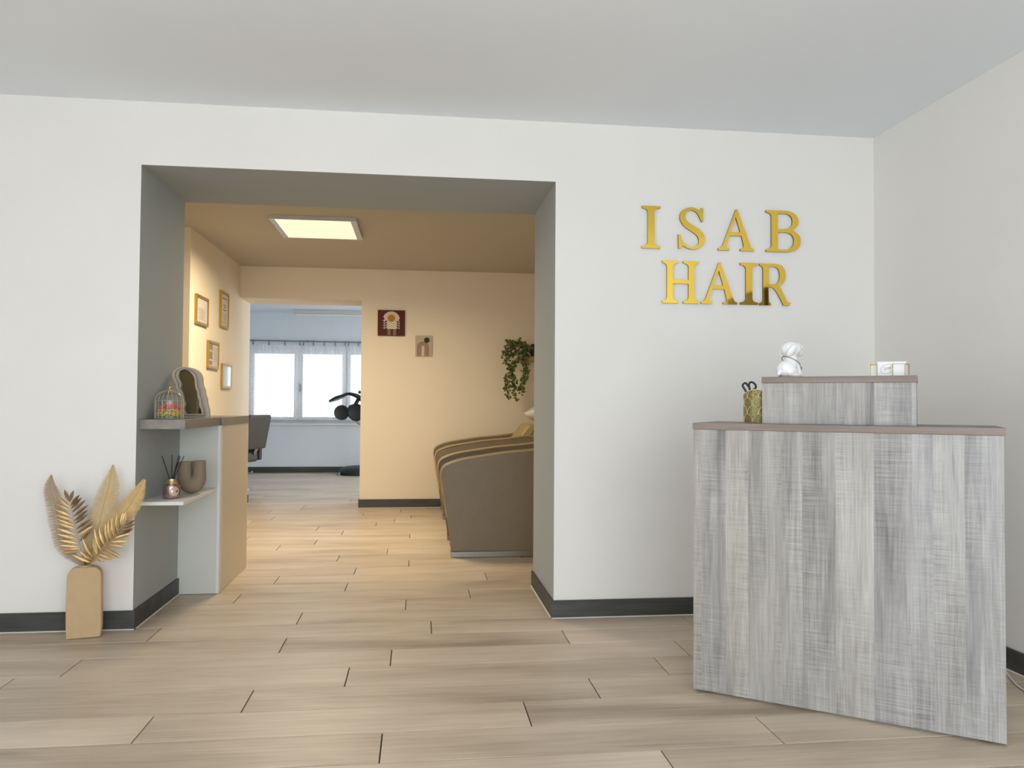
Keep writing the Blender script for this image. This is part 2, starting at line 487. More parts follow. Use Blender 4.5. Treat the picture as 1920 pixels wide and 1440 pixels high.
M_dryer = mat('teal_black_plastic', (0.010, 0.016, 0.02), 0.5)
M_dryer2 = mat('silver_plastic', (0.30, 0.34, 0.36), 0.3, 0.6)
M_chair = mat('dark_olive_leather', (0.055, 0.046, 0.032), 0.5, noise=0.08, scale=10)
M_sw1 = mat('pink_sweets', (0.80, 0.16, 0.14), 0.5)
M_sw2 = mat('yellow_sweets', (0.85, 0.62, 0.13), 0.5)
M_sw3 = mat('green_sweets', (0.33, 0.55, 0.16), 0.5)


def wall_with_holes(name, axis, lo, hi, z1, t0, t1, holes, m, label):
    """vertical wall along X or Y between lo and hi, thickness t0..t1, with rectangular holes (a0,a1,z0,z1); one mesh"""
    mb = MB()
    xs = sorted({lo, hi} | {h[0] for h in holes} | {h[1] for h in holes})
    zs = sorted({0.0, z1} | {h[2] for h in holes} | {h[3] for h in holes})
    nx, nz = len(xs) - 1, len(zs) - 1

    def solid(i, k):
        if not (0 <= i < nx and 0 <= k < nz): return False
        cx, cz = (xs[i] + xs[i + 1]) / 2, (zs[k] + zs[k + 1]) / 2
        return not any(h[0] < cx < h[1] and h[2] < cz < h[3] for h in holes)
    idx = {}; vs = []; fs = []

    def V(i, k, t):
        key = (i, k, t)
        if key not in idx:
            idx[key] = len(vs); T = t1 if t else t0
            vs.append((xs[i], T, zs[k]) if axis == 'X' else (T, xs[i], zs[k]))
        return idx[key]
    for i in range(nx):
        for k in range(nz):
            if not solid(i, k): continue
            for t in (0, 1): fs.append((V(i, k, t), V(i + 1, k, t), V(i + 1, k + 1, t), V(i, k + 1, t)))
            if not solid(i - 1, k): fs.append((V(i, k, 0), V(i, k + 1, 0), V(i, k + 1, 1), V(i, k, 1)))
            if not solid(i + 1, k): fs.append((V(i + 1, k, 0), V(i + 1, k, 1), V(i + 1, k + 1, 1), V(i + 1, k + 1, 0)))
            if not solid(i, k - 1): fs.append((V(i, k, 0), V(i, k, 1), V(i + 1, k, 1), V(i + 1, k, 0)))
            if not solid(i, k + 1): fs.append((V(i, k + 1, 0), V(i + 1, k + 1, 0), V(i + 1, k + 1, 1), V(i, k + 1, 1)))
    mb.add(vs, fs)
    return struct(mb.build(name, m), label, 'wall')


# ------------------------------------------------------------------ walls and ceilings
wfo = wall_with_holes('wall_front', 'X', XB0 - 0.2, 0.2, 2.9, 0.0, D, [(XL, XR, -0.01, ZO)], M_wall,
                      'white front wall with a wide deep opening and gold letters on it')
wfo.data.materials.append(M_reveal)                        # shade inside the opening is put into a greyer lining colour
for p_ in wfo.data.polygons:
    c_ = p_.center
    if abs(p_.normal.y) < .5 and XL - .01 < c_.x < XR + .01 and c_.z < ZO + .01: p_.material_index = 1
wall_with_holes('wall_right', 'Y', YB - 0.2, 0.0, 2.9, 0.0, 0.2, [], M_wall, 'plain white wall behind the reception desk')
wall_with_holes('wall_left', 'Y', YB - 0.2, 0.0, 2.9, XB0 - 0.2, XB0, [(LW[0], LW[1], LW[2], LW[3])], M_wall, 'white side wall with a shop window outside the view')
wall_with_holes('wall_back', 'X', XB0, 0.0, 2.9, YB - 0.2, YB, [(a, b, c, d) for a, b, c, d in SW], M_wall, 'shop window wall facing the wide opening')
struct(bx('ceiling', (XB0 - 0.2, YB - 0.2, H), (0.2, 0.0, H + 0.3), M_ceil), 'plain white ceiling of the front shop', 'ceiling')

wall_with_holes('wall_middle_left', 'Y', YS, YM, 2.9, XM0, XML, [], M_wallm, 'cream side wall of the middle room carrying four small gold frames')
wall_with_holes('wall_middle_recess', 'Y', D, YS, 2.9, XM0 - 0.2, XM0, [], M_wallm, 'cream wall of the recess beside the wide opening')
wall_with_holes('wall_middle_right', 'Y', D, YM, 2.9, XM1, XM1 + 0.2, [], M_wallm, 'cream wall behind the wash chairs')
wall_with_holes('wall_middle_far', 'X', XML, XM1 + 0.2, 2.9, YM, YM2, [(XML - 1, X2R, -0.01, Z2)] if False else [(XML, X2R, -0.01, Z2)], M_wallm,
                'cream far wall of the middle room with two small canvases and an opening')
wall_with_holes('wall_middle_jamb', 'Y', YM, YM2, 2.9, XM0, XML, [], M_wallm, 'cream left jamb of the far opening')
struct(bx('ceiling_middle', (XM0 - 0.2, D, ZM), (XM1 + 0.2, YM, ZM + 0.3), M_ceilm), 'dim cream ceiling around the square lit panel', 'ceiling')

wall_with_holes('wall_far', 'X', XF0 - 0.2, XF1 + 0.2, 2.9, YF, YF + 0.25, [FW], M_wallf, 'pale blue-white wall under and over the curtained window')
wall_with_holes('wall_far_left', 'Y', YM2, YF, 2.9, XF0 - 0.2, XF0, [], M_wallf, 'white left wall of the far salon')
wall_with_holes('wall_far_right', 'Y', YM2, YF, 2.9, XF1, XF1 + 0.2, [FL], M_wallf, 'white right wall of the far salon')
wall_with_holes('wall_far_near', 'X', XF0 - 0.2, XM0, 2.9, YM2 - 0.25, YM2, [], M_wallf, 'white near wall of the far salon')
struct(bx('ceiling_far', (XF0 - 0.2, YM2, ZF), (XF1 + 0.2, YF, ZF + 0.3), M_wallf), 'pale ceiling of the far salon above the window', 'ceiling')

# ------------------------------------------------------------------ floor of wood-look tiles
floor = bx('floor', (XB0 - 0.2, YB - 0.2, -0.12), (0.5, YF + 0.25, -0.006), M_grout)
struct(floor, 'floor of long beige wood-look tiles with dark joints running through all rooms', 'floor')
PITCH, TL, GAP = 0.2245, 1.315, 0.0042
KNOWN = {-8: -1.71, -7: -1.29, -6: -3.411, -5: -3.115, -4: -2.772, -3: -2.603, -2: -3.1, -1: -2.421, 0: -3.092, 1: -2.553, 2: -3.502, 3: -2.916,
         4: -3.366, 5: -2.9, 6: -2.55, 7: -3.054, 8: -2.715, 9: -3.549, 10: -3.297, 11: -2.555, 12: -3.128, 13: -3.37, 14: -2.869, 15: -2.71,
         16: -2.556, 17: -3.03, 18: -3.98, 19: -3.70, 20: -3.703}
rt = random.Random(3)


def tile_mb(mb, x0, x1, y0, y1, z=0.0):
    c = 0.0012; b = -0.007
    return mb.add([(x0, y0, b), (x1, y0, b), (x1, y1, b), (x0, y1, b), (x0, y0, z - c), (x1, y0, z - c), (x1, y1, z - c), (x0, y1, z - c),
                   (x0 + c, y0 + c, z), (x1 - c, y0 + c, z), (x1 - c, y1 - c, z), (x0 + c, y1 - c, z)],
                  [(0, 1, 5, 4), (1, 2, 6, 5), (2, 3, 7, 6), (3, 0, 4, 7), (4, 5, 9, 8), (5, 6, 10, 9), (6, 7, 11, 10), (7, 4, 8, 11), (8, 9, 10, 11)])


full_tile = None
rest = MB()
for k in range(-27, 39):
    y0, y1 = 0.015 + PITCH * k, 0.015 + PITCH * (k + 1)
    if y1 > YF: y1 = YF
    if y1 - y0 < 0.03: continue
    ym = (y0 + y1) / 2
    lo, hi = (XB0, 0.0) if y1 <= 0.03 else (XL, XR) if ym < D - 0.05 else (XM0, XM1) if ym < YM else (XML, X2R) if ym < YM2 else (XF0, XF1)
    near = k >= -11
    v0, v1 = (lo, hi) if ym < YM2 else (-5.7, -2.9)
    j = KNOWN.get(k, -3.0 + rt.random() * TL)
    j -= math.ceil((j - lo) / TL) * TL
    x = j
    while x < hi:
        a, b = max(x, lo), min(x + TL, hi)
        if b - a > 0.012:
            inview = near and b > v0 and a < v1 and not (ym < 0 and a < -5.6 + (ym + 1.6) * -0.0 and b < -5.2)
            if inview:
                isfull = abs(b - a - TL) < 1e-6 and abs(y1 - y0 - PITCH) < 1e-6
                if isfull and full_tile is not None:
                    t = bpy.data.objects.new('floor_tile', full_tile); COL.objects.link(t)
                else:
                    mb = tile_mb(MB(), -(b - a) / 2 + GAP / 2, (b - a) / 2 - GAP / 2, -(y1 - y0) / 2 + GAP / 2 * 1.15, (y1 - y0) / 2 - GAP / 2 * 1.15)
                    t = mb.build('floor_tile', M_tile, fix=False)
                    if isfull: full_tile = t.data
                t.location = ((a + b) / 2, ym, rt.uniform(-0.0006, 0.0)); t.parent = floor
            else:
                tile_mb(rest, a + GAP / 2, b - GAP / 2, y0 + GAP / 2, y1 - GAP / 2)
        x += TL
rest.build('floor_tile_field', M_tile, floor, kind='stuff', fix=False)

# ------------------------------------------------------------------ baseboards
BH, BT = 0.093, 0.012


def baseboard(name, a, b, face, label, seal=True):
    """a,b: run ends (x,y); face: outward unit normal (x,y)"""
    (x0, y0), (x1, y1) = a, b; fx, fy = face
    o = bx(name, (x0, y0, 0.0015), (x1 + fx * BT, y1 + fy * BT, BH), M_plinth, bevel=0.001)
    struct(o, label, 'baseboard')
    if seal:
        mb = MB()
        e = 0.006
        p0 = Vector((x0 + fx * BT, y0 + fy * BT, 0)); p1 = Vector((x1 + fx * BT, y1 + fy * BT, 0)); n = Vector((fx, fy, 0)) * e
        d = (p1 - p0).normalized() * (BT if False else 0)
        mb.add([p0 - d + Vector((0, 0, e)), p1 + d + Vector((0, 0, e)), p1 + d + n + Vector((0, 0, .0008)), p0 - d + n + Vector((0, 0, .0008)), p0 + Vector((0, 0, .0006)), p1 + Vector((0, 0, .0006))],
               [(0, 1, 2, 3), (3, 2, 5, 4)])
        mb.build('sealant_bead', M_seal, o)
    return o


baseboard('baseboard_front_left', (XB0, 0), (XL + BT, 0), (0, -1), 'charcoal baseboard left of the opening, behind the tan floor vase')
baseboard('baseboard_reveal_left', (XL, 0), (XL, 0.70), (1, 0), 'charcoal baseboard inside the left side of the wide opening')
baseboard('baseboard_reveal_right', (XR, 0), (XR, D), (-1, 0), 'charcoal baseboard inside the right side of the wide opening')
baseboard('baseboard_front_right', (XR - BT, 0), (0, 0), (0, -1), 'charcoal baseboard between the opening and the reception desk')
baseboard('baseboard_right', (0, YB), (0, -BT), (-1, 0), 'black baseboard behind the right edge of the reception desk')
baseboard('baseboard_middle_far', (X2R - BT, YM), (XM1, YM), (0, -1), 'charcoal baseboard under the two canvases')
baseboard('baseboard_middle_left', (XML, YS), (XML, YM2), (1, 0), 'charcoal baseboard end showing past the beige cabinet')
baseboard('baseboard_middle_jamb', (X2R, YM), (X2R, YM2), (-1, 0), 'charcoal baseboard on the right jamb of the far opening')
baseboard('baseboard_far', (XF0, YF), (XF1, YF), (0, -1), 'black baseboard under the far window', seal=False)

# ------------------------------------------------------------------ shop windows behind the camera
for i, (a, b, c, d) in enumerate(SW):
    w = MB()
    for (p, q) in (((a, c), (a + .06, d)), ((b - .06, c), (b, d)), ((a + .06, c), (b - .06, c + .06)), ((a + .06, d - .06), (b - .06, d))):
        w.box((p[0], YB - .14, p[1]), (q[0], YB - .06, q[1]))
    o = w.build('window_%d' % (i + 2), M_pvc)
    struct(o, ['broad shop window behind the viewer', 'glazed shop door panel behind the viewer'][i], 'window')
    bx('pane', (a + .06, YB - .102, c + .06), (b - .06, YB - .098, d - .06), M_pane, o)
w = MB(); a, b, c, d = LW
for (p, q) in (((a, c), (a + .06, d)), ((b - .06, c), (b, d)), ((a + .06, c), (b - .06, c + .06)), ((a + .06, d - .06), (b - .06, d))):
    w.box((XB0 - .14, p[0], p[1]), (XB0 - .06, q[0], q[1]))
o = w.build('window_4', M_pvc); struct(o, 'shop window in the side wall outside the view', 'window')
bx('pane', (XB0 - .102, a + .06, c + .06), (XB0 - .098, b - .06, d - .06), M_pane, o)

w = MB(); a, b, c, d = FL  # unseen window, added to light the far salon
for (p, q) in (((a, c), (a + .06, d)), ((b - .06, c), (b, d)), ((a + .06, c), (b - .06, c + .06)), ((a + .06, d - .06), (b - .06, d))):
    w.box((XF1 + .08, p[0], p[1]), (XF1 + .16, q[0], q[1]))
o = w.build('window_5', M_pvc); struct(o, 'added unseen window that brightens the far salon', 'window')
bx('pane', (XF1 + .118, a + .06, c + .06), (XF1 + .122, b - .06, d - .06), M_pane, o)

# ------------------------------------------------------------------ window of the far salon
x0, x1, z0, z1 = FW
wf = MB()
for (p, q) in (((x0, z0), (x0 + .05, z1)), ((x1 - .05, z0), (x1, z1)), ((x0 + .05, z0), (x1 - .05, z0 + .04)), ((x0 + .05, z1 - .04), (x1 - .05, z1))):
    wf.box((p[0], YF + .10, p[1]), (q[0], YF + .18, q[1]))
win = wf.build('window_1', M_pvc, bevel=0.004)
struct(win, 'white three-light window behind sheer curtains in the far salon', 'window')
lights = [(-5.17, -4.43), (-4.41, -3.67), (-3.65, -3.10)]
bx('mullion', (-4.43, YF + .10, z0 + .04), (-4.41, YF + .18, z1 - .04), M_pvc, win)
bx('mullion', (-3.67, YF + .10, z0 + .04), (-3.65, YF + .18, z1 - .04), M_pvc, win)
for (a, b) in lights:
    s = MB(); c, d = z0 + .04, z1 - .04; t = .058
    for (p, q) in (((a, c), (a + t, d)), ((b - t, c), (b, d)), ((a + t, c), (b - t, c + t)), ((a + t, d - t), (b - t, d))):
        s.box((p[0], YF + .08, p[1]), (q[0], YF + .15, q[1]))
    so = s.build('sash', M_pvc, win, bevel=0.004)
    bx('pane', (a + t, YF + .112, c + t), (b - t, YF + .118, d - t), M_panef, so)
bx('window_handle', (-4.405, YF + .05, 1.30), (-4.378, YF + .08, 1.42), M_rod, win, bevel=0.006)
bx('window_sill', (x0 - .02, YF - .03, z0 - .03), (x1 + .02, YF + .10, z0), M_pvc, win, bevel=0.004)

rod = thing('curtain_rod', 'thin steel curtain rod across the far window', 'curtain rod', (-4.3, YF - .06, 2.097))
MB().tube([(-5.5, YF - .06, 2.10), (-2.9, YF - .06, 2.093)], 0.011, 10).build('rod', M_rod, rod, smooth=40)
for xq in (-5.3, -4.27, -3.2):
    bx('bracket', (xq - .01, YF - .07, 2.085), (xq + .01, YF, 2.115), M_rod, rod)


def curtain(xa, xb, label, ph, sag, zb):
    t = thing('sheer_curtain', label, 'curtain', ((xa + xb) / 2, YF - .06, 2.06), group='sheer curtains on the far window')
    n, m = 60, 10; vs = []; fs = []
    for i in range(n + 1):
        u = i / n; x = xa + (xb - xa) * u
        for k in range(m + 1):
            v = k / m
            top = 2.055 - sag * abs(math.sin(u * PI * 4))
            z = top + (zb - top) * v
            y = YF - .06 + 0.018 * math.sin(u * 26 + ph + 0.6 * v) * (0.5 + v * .7) + 0.006 * math.sin(u * 71 + ph)
            vs.append((x + .012 * math.sin(v * 3 + u * 9), y, z))
    for i in range(n):
        for k in range(m):
            a = i * (m + 1) + k
            fs.append((a, a + m + 1, a + m + 2, a + 1))
    MB().add(vs, fs).build('voile', M_sheer, t, smooth=80, fix=False)
    for q in range(5):
        xx = xa + (xb - xa) * q / 4 + (0.012 if q == 0 else -0.012 if q == 4 else 0)
        mb = MB().tube([(xx + .015 * math.cos(w), YF - .06, 2.097 + .017 * math.sin(w)) for w in [2 * PI * s / 10 for s in range(11)]], .0025, 5)
        mb.box((xx - .012, YF - .064, 2.03), (xx + .012, YF - .056, 2.08))
        mb.build('curtain_clip', M_rod, t)


curtain(-5.35, -4.37, 'sheer white curtain clipped up over the left window light', 0.3, 0.015, 0.87)
curtain(-4.34, -3.66, 'sheer white curtain clipped up over the middle window light', 1.3, 0.05, 0.87)
curtain(-3.63, -2.95, 'sheer white curtain mostly hidden by the door edge, right of the mullion', 2.3, 0.015, 0.87)

bl = thing('ceiling_light_bar', 'long pale batten light below the ceiling by the far window', 'ceiling light', (-3.6, 8.3, ZF))
bx('housing', (-4.42, 8.30, ZF - .062), (-2.6, 8.42, ZF), M_alu, bl, bevel=.004)
bx('diffuser', (-4.40, 8.31, ZF - .085), (-2.6, 8.41, ZF - .062), M_white, bl, bevel=.006)

# ------------------------------------------------------------------ square ceiling light of the middle room
ML_x0, ML_x1, ML_y0, ML_y1 = -3.645, -2.985, 2.07, 2.76
lamp = thing('ceiling_light_panel', 'square warm lit panel on the middle room ceiling', 'ceiling light', ((ML_x0 + ML_x1) / 2, (ML_y0 + ML_y1) / 2, ZM))
fr = MB(); t = .045; zb, zt = ZM - .03, ZM
fr.ring([(ML_x0, ML_y0, zb), (ML_x1, ML_y0, zb), (ML_x1, ML_y1, zb), (ML_x0, ML_y1, zb)],
        [(ML_x0 + t, ML_y0 + .012, zb), (ML_x1 - t, ML_y0 + .012, zb), (ML_x1 - t, ML_y1 - .012, zb), (ML_x0 + t, ML_y1 - .012, zb)], (0, 0, zt - zb))
fr.build('frame', M_alu, lamp)
M_diff = emit('lit_diffuser', (1.0, 0.90, 0.52), 1.0)
M_diff.node_tree.nodes['Principled BSDF'].inputs['Base Color'].default_value = (0.1, 0.1, 0.1, 1)
bx('diffuser', (ML_x0 + t, ML_y0 + .012, zb + .004), (ML_x1 - t, ML_y1 - .012, zb + .012), M_diff, lamp)
ll = bpy.data.lights.new('panel_light', 'AREA'); ll.shape = 'RECTANGLE'; ll.size = ML_x1 - ML_x0 - 2 * t; ll.size_y = ML_y1 - ML_y0 - .03
ll.spread = math.radians(164); ll.energy = 48; ll.color = (1.0, 0.83, 0.58)
lo_ = bpy.data.objects.new('panel_light', ll); COL.objects.link(lo_)
lo_.parent = lamp; lo_.location = (0, 0, -.029)

# ------------------------------------------------------------------ gold wall letters
LH = 0.2265


def arc(cx, cy, rx, ry, a0, a1, n=10):
    return [(cx + rx * math.cos(math.radians(a0 + (a1 - a0) * i / n)), cy + ry * math.sin(math.radians(a0 + (a1 - a0) * i / n))) for i in range(n + 1)]


def q(p0, c, p1, n=5):
    return [((1 - s) ** 2 * p0[0] + 2 * s * (1 - s) * c[0] + s * s * p1[0], (1 - s) ** 2 * p0[1] + 2 * s * (1 - s) * c[1] + s * s * p1[1]) for s in [i / n for i in range(n + 1)]]


SE = .05


def serif_stem(x0, x1, s0, s1):
    """outline pieces of a stem x0..x1 with bracketed serifs s0..s1: (left side going up, right side going down)"""
    left = [(s0, 0), (s0, SE)] + q((s0 + .02, SE + .004), (x0, SE + .02), (x0, .155)) + q((x0, .845), (x0, 1 - SE - .02), (s0 + .02, 1 - SE - .004)) + [(s0, 1 - SE), (s0, 1)]
    right = [(s1, 1), (s1, 1 - SE)] + q((s1 - .02, 1 - SE - .004), (x1, 1 - SE - .02), (x1, .845)) + q((x1, .155), (x1, SE + .02), (s1 - .02, SE + .004)) + [(s1, SE), (s1, 0)]
    return left, right


GL = {}
l, r = serif_stem(.14, .302, 0, .442); GL['I'] = (l + r, [])
l1, r1 = serif_stem(.112, .255, 0, .38); l2, r2 = serif_stem(.64, .778, .508, .89)


def cut(side, y, up):
    return [p for p in side if (p[1] > y if up else p[1] < y)]


GL['H'] = (l1 + cut(r1, .555, True) + [(.255, .555), (.64, .555)] + cut(l2, .555, True) + r2 + cut(l2, .46, False) + [(.64, .46), (.255, .46)] + cut(r1, .46, False), [])
GL['A'] = ([(0, 0), (0, .045)] + q((.02, .05), (.085, .06), (.115, .135)) + [(.425, .955)] + q((.43, .975), (.455, 1.02), (.48, .975)) + [(.795, .135)] + q((.80, .12), (.825, .055), (.875, .05)) + [(.89, .045), (.89, 0), (.545, 0), (.545, .045)]
           + q((.56, .05), (.65, .06), (.63, .13)) + [(.575, .355), (.27, .355), (.212, .14)] + q((.21, .13), (.19, .06), (.255, .05)) + [(.27, .045), (.27, 0)],
           [[(.435, .80), (.305, .44), (.548, .44)]])
l, _ = serif_stem(.135, .295, 0, .5)
GL['B'] = (l + [(.48, 1.0)] + arc(.50, .75, .325, .25, 90, -60, 14) + [(.69, .52)] + q((.72, .50), (.875, .44), (.875, .27)) + q((.875, .27), (.87, .02), (.52, 0)),
           [[(.295, .925)] + q((.42, .925), (.665, .95), (.665, .74)) + q((.665, .74), (.665, .555), (.44, .555)) + [(.295, .555)],
            [(.295, .475)] + q((.45, .475), (.705, .485), (.70, .27)) + q((.70, .27), (.69, .05), (.42, .055)) + [(.295, .06)]])
l, r_ = serif_stem(.085, .225, 0, .285)
GL['R'] = (l + [(.36, 1.0)] + q((.38, 1.0), (.655, 1.0), (.655, .72)) + q((.655, .72), (.645, .53), (.485, .475)) + q((.50, .46), (.62, .27), (.69, .09)) + [(.775, .075), (.775, .04), (.735, 0), (.60, .008)]
           + q((.595, .01), (.45, .33), (.335, .425)) + [(.225, .425)] + cut(r_, .42, False),
           [[(.225, .93)] + q((.30, .93), (.505, .95), (.505, .72)) + q((.505, .72), (.50, .50), (.33, .505)) + [(.225, .505)]])
s_px = [(750, 153), (750, 292), (735, 296), (715, 255), (690, 212), (645, 182), (600, 186), (568, 215), (562, 255), (585, 295), (640, 330), (705, 368), (750, 412), (770, 465), (755, 518), (715, 556), (650, 577), (590, 568), (545, 545), (528, 548), (518, 572),
        (492, 572), (489, 430), (513, 430), (530, 482), (560, 525), (612, 550), (662, 548), (698, 522), (706, 484), (688, 440), (640, 402), (565, 355), (525, 310), (507, 258), (520, 203), (560, 167), (620, 150), (668, 156), (705, 176), (722, 176), (730, 153)]
sharp = {0, 1, 2, 20, 21, 22, 23, 41, 18, 40, 39, 19}
pts = [((x - 489) / 427, (577 - y) / 427) for x, y in s_px]; out = []
Ns = len(pts)
for i in range(Ns):
    if i in sharp and (i + 1) % Ns in sharp: out.append(pts[i]); continue
    a, b, c, d = [Vector((*pts[j % Ns], 0)) for j in (i - 1, i, i + 1, i + 2)]
    if i in sharp: a = b
    if (i + 1) % Ns in sharp: d = c
    for k in range(4):
        t = k / 4; v = 0.5 * ((2 * b) + (c - a) * t + (2 * a - 5 * b + 4 * c - d) * t * t + (3 * b - a - 3 * c + d) * t ** 3); out.append((v.x, v.y))
GL['S'] = (out, [])


def flat_mesh(loops, ext, name):
    cu = bpy.data.curves.new(name, 'CURVE'); cu.dimensions = '2D'; cu.fill_mode = 'BOTH'; cu.extrude = ext / 2
    for lp in loops:
        s = cu.splines.new('POLY'); s.points.add(len(lp) - 1); s.use_cyclic_u = True
        for p, xy in zip(s.points, lp): p.co = (xy[0], xy[1], 0, 1)
    o = bpy.data.objects.new(name, cu); COL.objects.link(o)
    bpy.context.view_layer.update()
    me = bpy.data.meshes.new_from_object(o.evaluated_get(bpy.context.evaluated_depsgraph_get()))
    bpy.data.objects.remove(o); bpy.data.curves.remove(cu)
    me.name = name
    return me


lm = {}
for ch, (o_, hs) in GL.items():
    loops = [o_] + hs
    fl = [[(x * LH, y * LH) for x, y in lp] for lp in loops]
    back = flat_mesh(fl, 0.010, 'letter_back'); back.materials.clear(); back.materials.append(M_blackac)
    face = flat_mesh(fl, 0.0015, 'letter_face'); face.materials.clear(); face.materials.append(M_gold)
    lm[ch] = (back, face)
RLET = Matrix(((1, 0, 0, 0), (0, 0, -1, 0), (0, 1, 0, 0), (0, 0, 0, 1)))
rows = [('I', -1.323, 1.9445, 'gold mirrored letter I starting the upper word on the wall'), ('S', -1.124, 1.9455, 'gold mirrored letter S in the upper word'),
        ('A', -.901, 1.946, 'gold mirrored letter A in the upper word'), ('B', -.631, 1.946, 'gold mirrored letter B ending the upper word'),
        ('H', -1.211, 1.655, 'gold mirrored letter H starting the lower word on the wall'), ('A', -.997, 1.655, 'gold mirrored letter A in the lower word'),
        ('I', -.778, 1.655, 'gold mirrored letter I in the lower word, dark at its foot'), ('R', -.668, 1.654, 'gold mirrored letter R ending the lower word')]
rl = random.Random(5)
for ch, x, z, lab in rows:
    t = thing('wall_letter', lab, 'letter', (x, -0.0002, z), group='gold letters on the front wall')
    for nm, me, y in (('letter_back', lm[ch][0], -.005), ('mirror_face', lm[ch][1], -.0107)):
        o = bpy.data.objects.new(nm, me); COL.objects.link(o); o.parent = t; WM[o] = WM[t]
        o.matrix_basis = Matrix.Translation((0, y, 0)) @ RLET

# a dark wooden panel on the right wall just outside the view; the lower gold letters mirror it
tag(MB().box((-.03, -2.02, 1.15), (-.0005, -1.33, 1.965)).build('wall_panel', mat('dark_brown_wood', (.045, .018, .007), .5), origin=(-.015, -1.67, 1.15), bevel=.004),
    'dark brown wooden wall panel on the right wall beyond the desk', 'panel')

# ------------------------------------------------------------------ reception desk
DA = Vector((-1.425, -1.072, 0)); DANG = math.radians(-34.924)
DU = Vector((math.cos(DANG), math.sin(DANG), 0)); DW = Vector((-math.sin(DANG), math.cos(DANG), 0))
DMW = Matrix.Translation(DA) @ Matrix.Rotation(DANG, 4, 'Z')


def desk_at(px, py, yl):
    """desk-local point on the plane y=yl behind the front panel"""
    P = DA + DW * yl; v = ray(px, py); t = (P - CAM).dot(DW) / v.dot(DW)
    return DMW.inverted() @ (CAM + v * t)


desk = thing('reception_desk', 'grey sawn-oak reception desk with stepped top beside the right wall', 'desk', DA, DANG)
bx('front_panel', (0, 0, .010), (1.0306, .019, 1.015), M_desk, desk, local=True, bevel=.0008)
bx('side_panel', (0.0, .020, .010), (.019, .40, 1.015), M_desk, desk, local=True)
bx('side_panel', (1.0116, .020, .010), (1.0306, .40, 1.015), M_desk, desk, local=True)
bx('counter_top', (-.003, -.003, 1.0155), (1.0365, .415, 1.0405), M_desktop, desk, local=True, bevel=.001)
bx('riser_panel', (.2505, .055, 1.041), (.7755, .074, 1.1955), M_desk, desk, local=True, bevel=.0008)
bx('riser_side', (.2505, .075, 1.041), (.2695, .25, 1.1955), M_desk, desk, local=True)
bx('riser_side', (.7565, .075, 1.041), (.7755, .25, 1.1955), M_desk, desk, local=True)
bx('riser_top', (.249, .052, 1.196), (.778, .26, 1.2195), M_desktop, desk, local=True, bevel=.001)
for sx, sy in ((.06, .04), (.97, .04), (.06, .36), (.97, .36)):
    MB().lathe([(.018, 0.0005), (.018, .0095)], (sx, sy, 0), 12).build('foot', M_black, desk, local=True)
RT = 1.2196

# ------------------------------------------------------------------ dog figurine
yd = .15
dc = desk_at(1481, 704, yd); sD = .143 / .143
dog = thing('dog_figurine', 'white glazed puppy figurine sitting on the raised desk top', 'figurine', DMW @ Vector((dc.x, yd, RT)), DANG + math.radians(50))
mb = MB()
mb.ell((-.014, .003, .032), (.040, .038, .036))                      # rump
mb.ell((.004, .002, .050), (.031, .031, .038), rot=Matrix.Rotation(math.radians(15), 3, 'Y'))    # chest
mb.ell((-.010, -.024, .022), (.027, .015, .022)); mb.ell((-.010, .032, .022), (.027, .015, .022))        # haunches
mb.ell((.006, -.030, .008), (.024, .011, .009)); mb.ell((.006, .037, .008), (.024, .011, .009))          # hind paws
mb.tube([(.018, -.013, .055), (.029, -.014, .03), (.035, -.015, .009)], [.015, .011, .011], 10)
mb.tube([(.018, .017, .055), (.029, .018, .03), (.035, .019, .009)], [.015, .011, .011], 10)
mb.ell((.041, -.015, .008), (.014, .011, .0085)); mb.ell((.041, .019, .008), (.014, .011, .0085))
mb.tube([(-.044, .004, .022), (-.054, .001, .014), (-.060, -.006, .009)], [.011, .009, .006], 8)         # tail
mb.ell((.006, .001, .080), (.025, .026, .016))                      # neck
mb.ell((.004, 0, .109), (.041, .041, .033))                         # head
mb.ell((.036, -.004, .098), (.021, .021, .017))                     # muzzle
mb.ell((.018, -.003, .122), (.026, .029, .018))                     # brow
for s in (-1, 1):
    mb.ell((-.020 if s < 0 else -.008, s * .033, .102), (.016, .010, .027), rot=Matrix.Rotation(math.radians(25), 3, 'Y') @ Matrix.Rotation(s * math.radians(-24), 3, 'X'))
body = mb.build('body', M_ceramic, dog, local=True, smooth=180)
rm = body.modifiers.new('fuse', 'REMESH'); rm.mode = 'VOXEL'; rm.voxel_size = .0026; rm.use_smooth_shade = True
sm = body.modifiers.new('soften', 'SMOOTH'); sm.factor = .5; sm.iterations = 5
MB().ell((.056, -.004, .102), (.0065, .0075, .0055)).build('nose', M_ceramic, dog, local=True, smooth=180)
for s in (-1, 1): MB().ell((.041, -.004 + s * .017, .118), (.0045, .0045, .0045)).build('eye', M_ceramic, dog, local=True, smooth=180)
MB().tube(catmull([(-.024, -.010, .080), (-.010, -.031, .070), (.016, -.033, .056), (.039, -.012, .044), (.040, .012, .046), (.020, .035, .058), (-.008, .033, .070), (-.024, .012, .080)], 4, True) + [(-.024, -.010, .080)], .0013, 6).build('necklace_cord', mat('brown_cord', (.12, .08, .05), .7), dog, local=True, smooth=60)
MB().ell((.046, -.008, .035), (.0045, .0045, .010), 8, 6).build('pendant', mat('dark_pendant', (.08, .06, .045), .35, .4), dog, local=True, smooth=60)

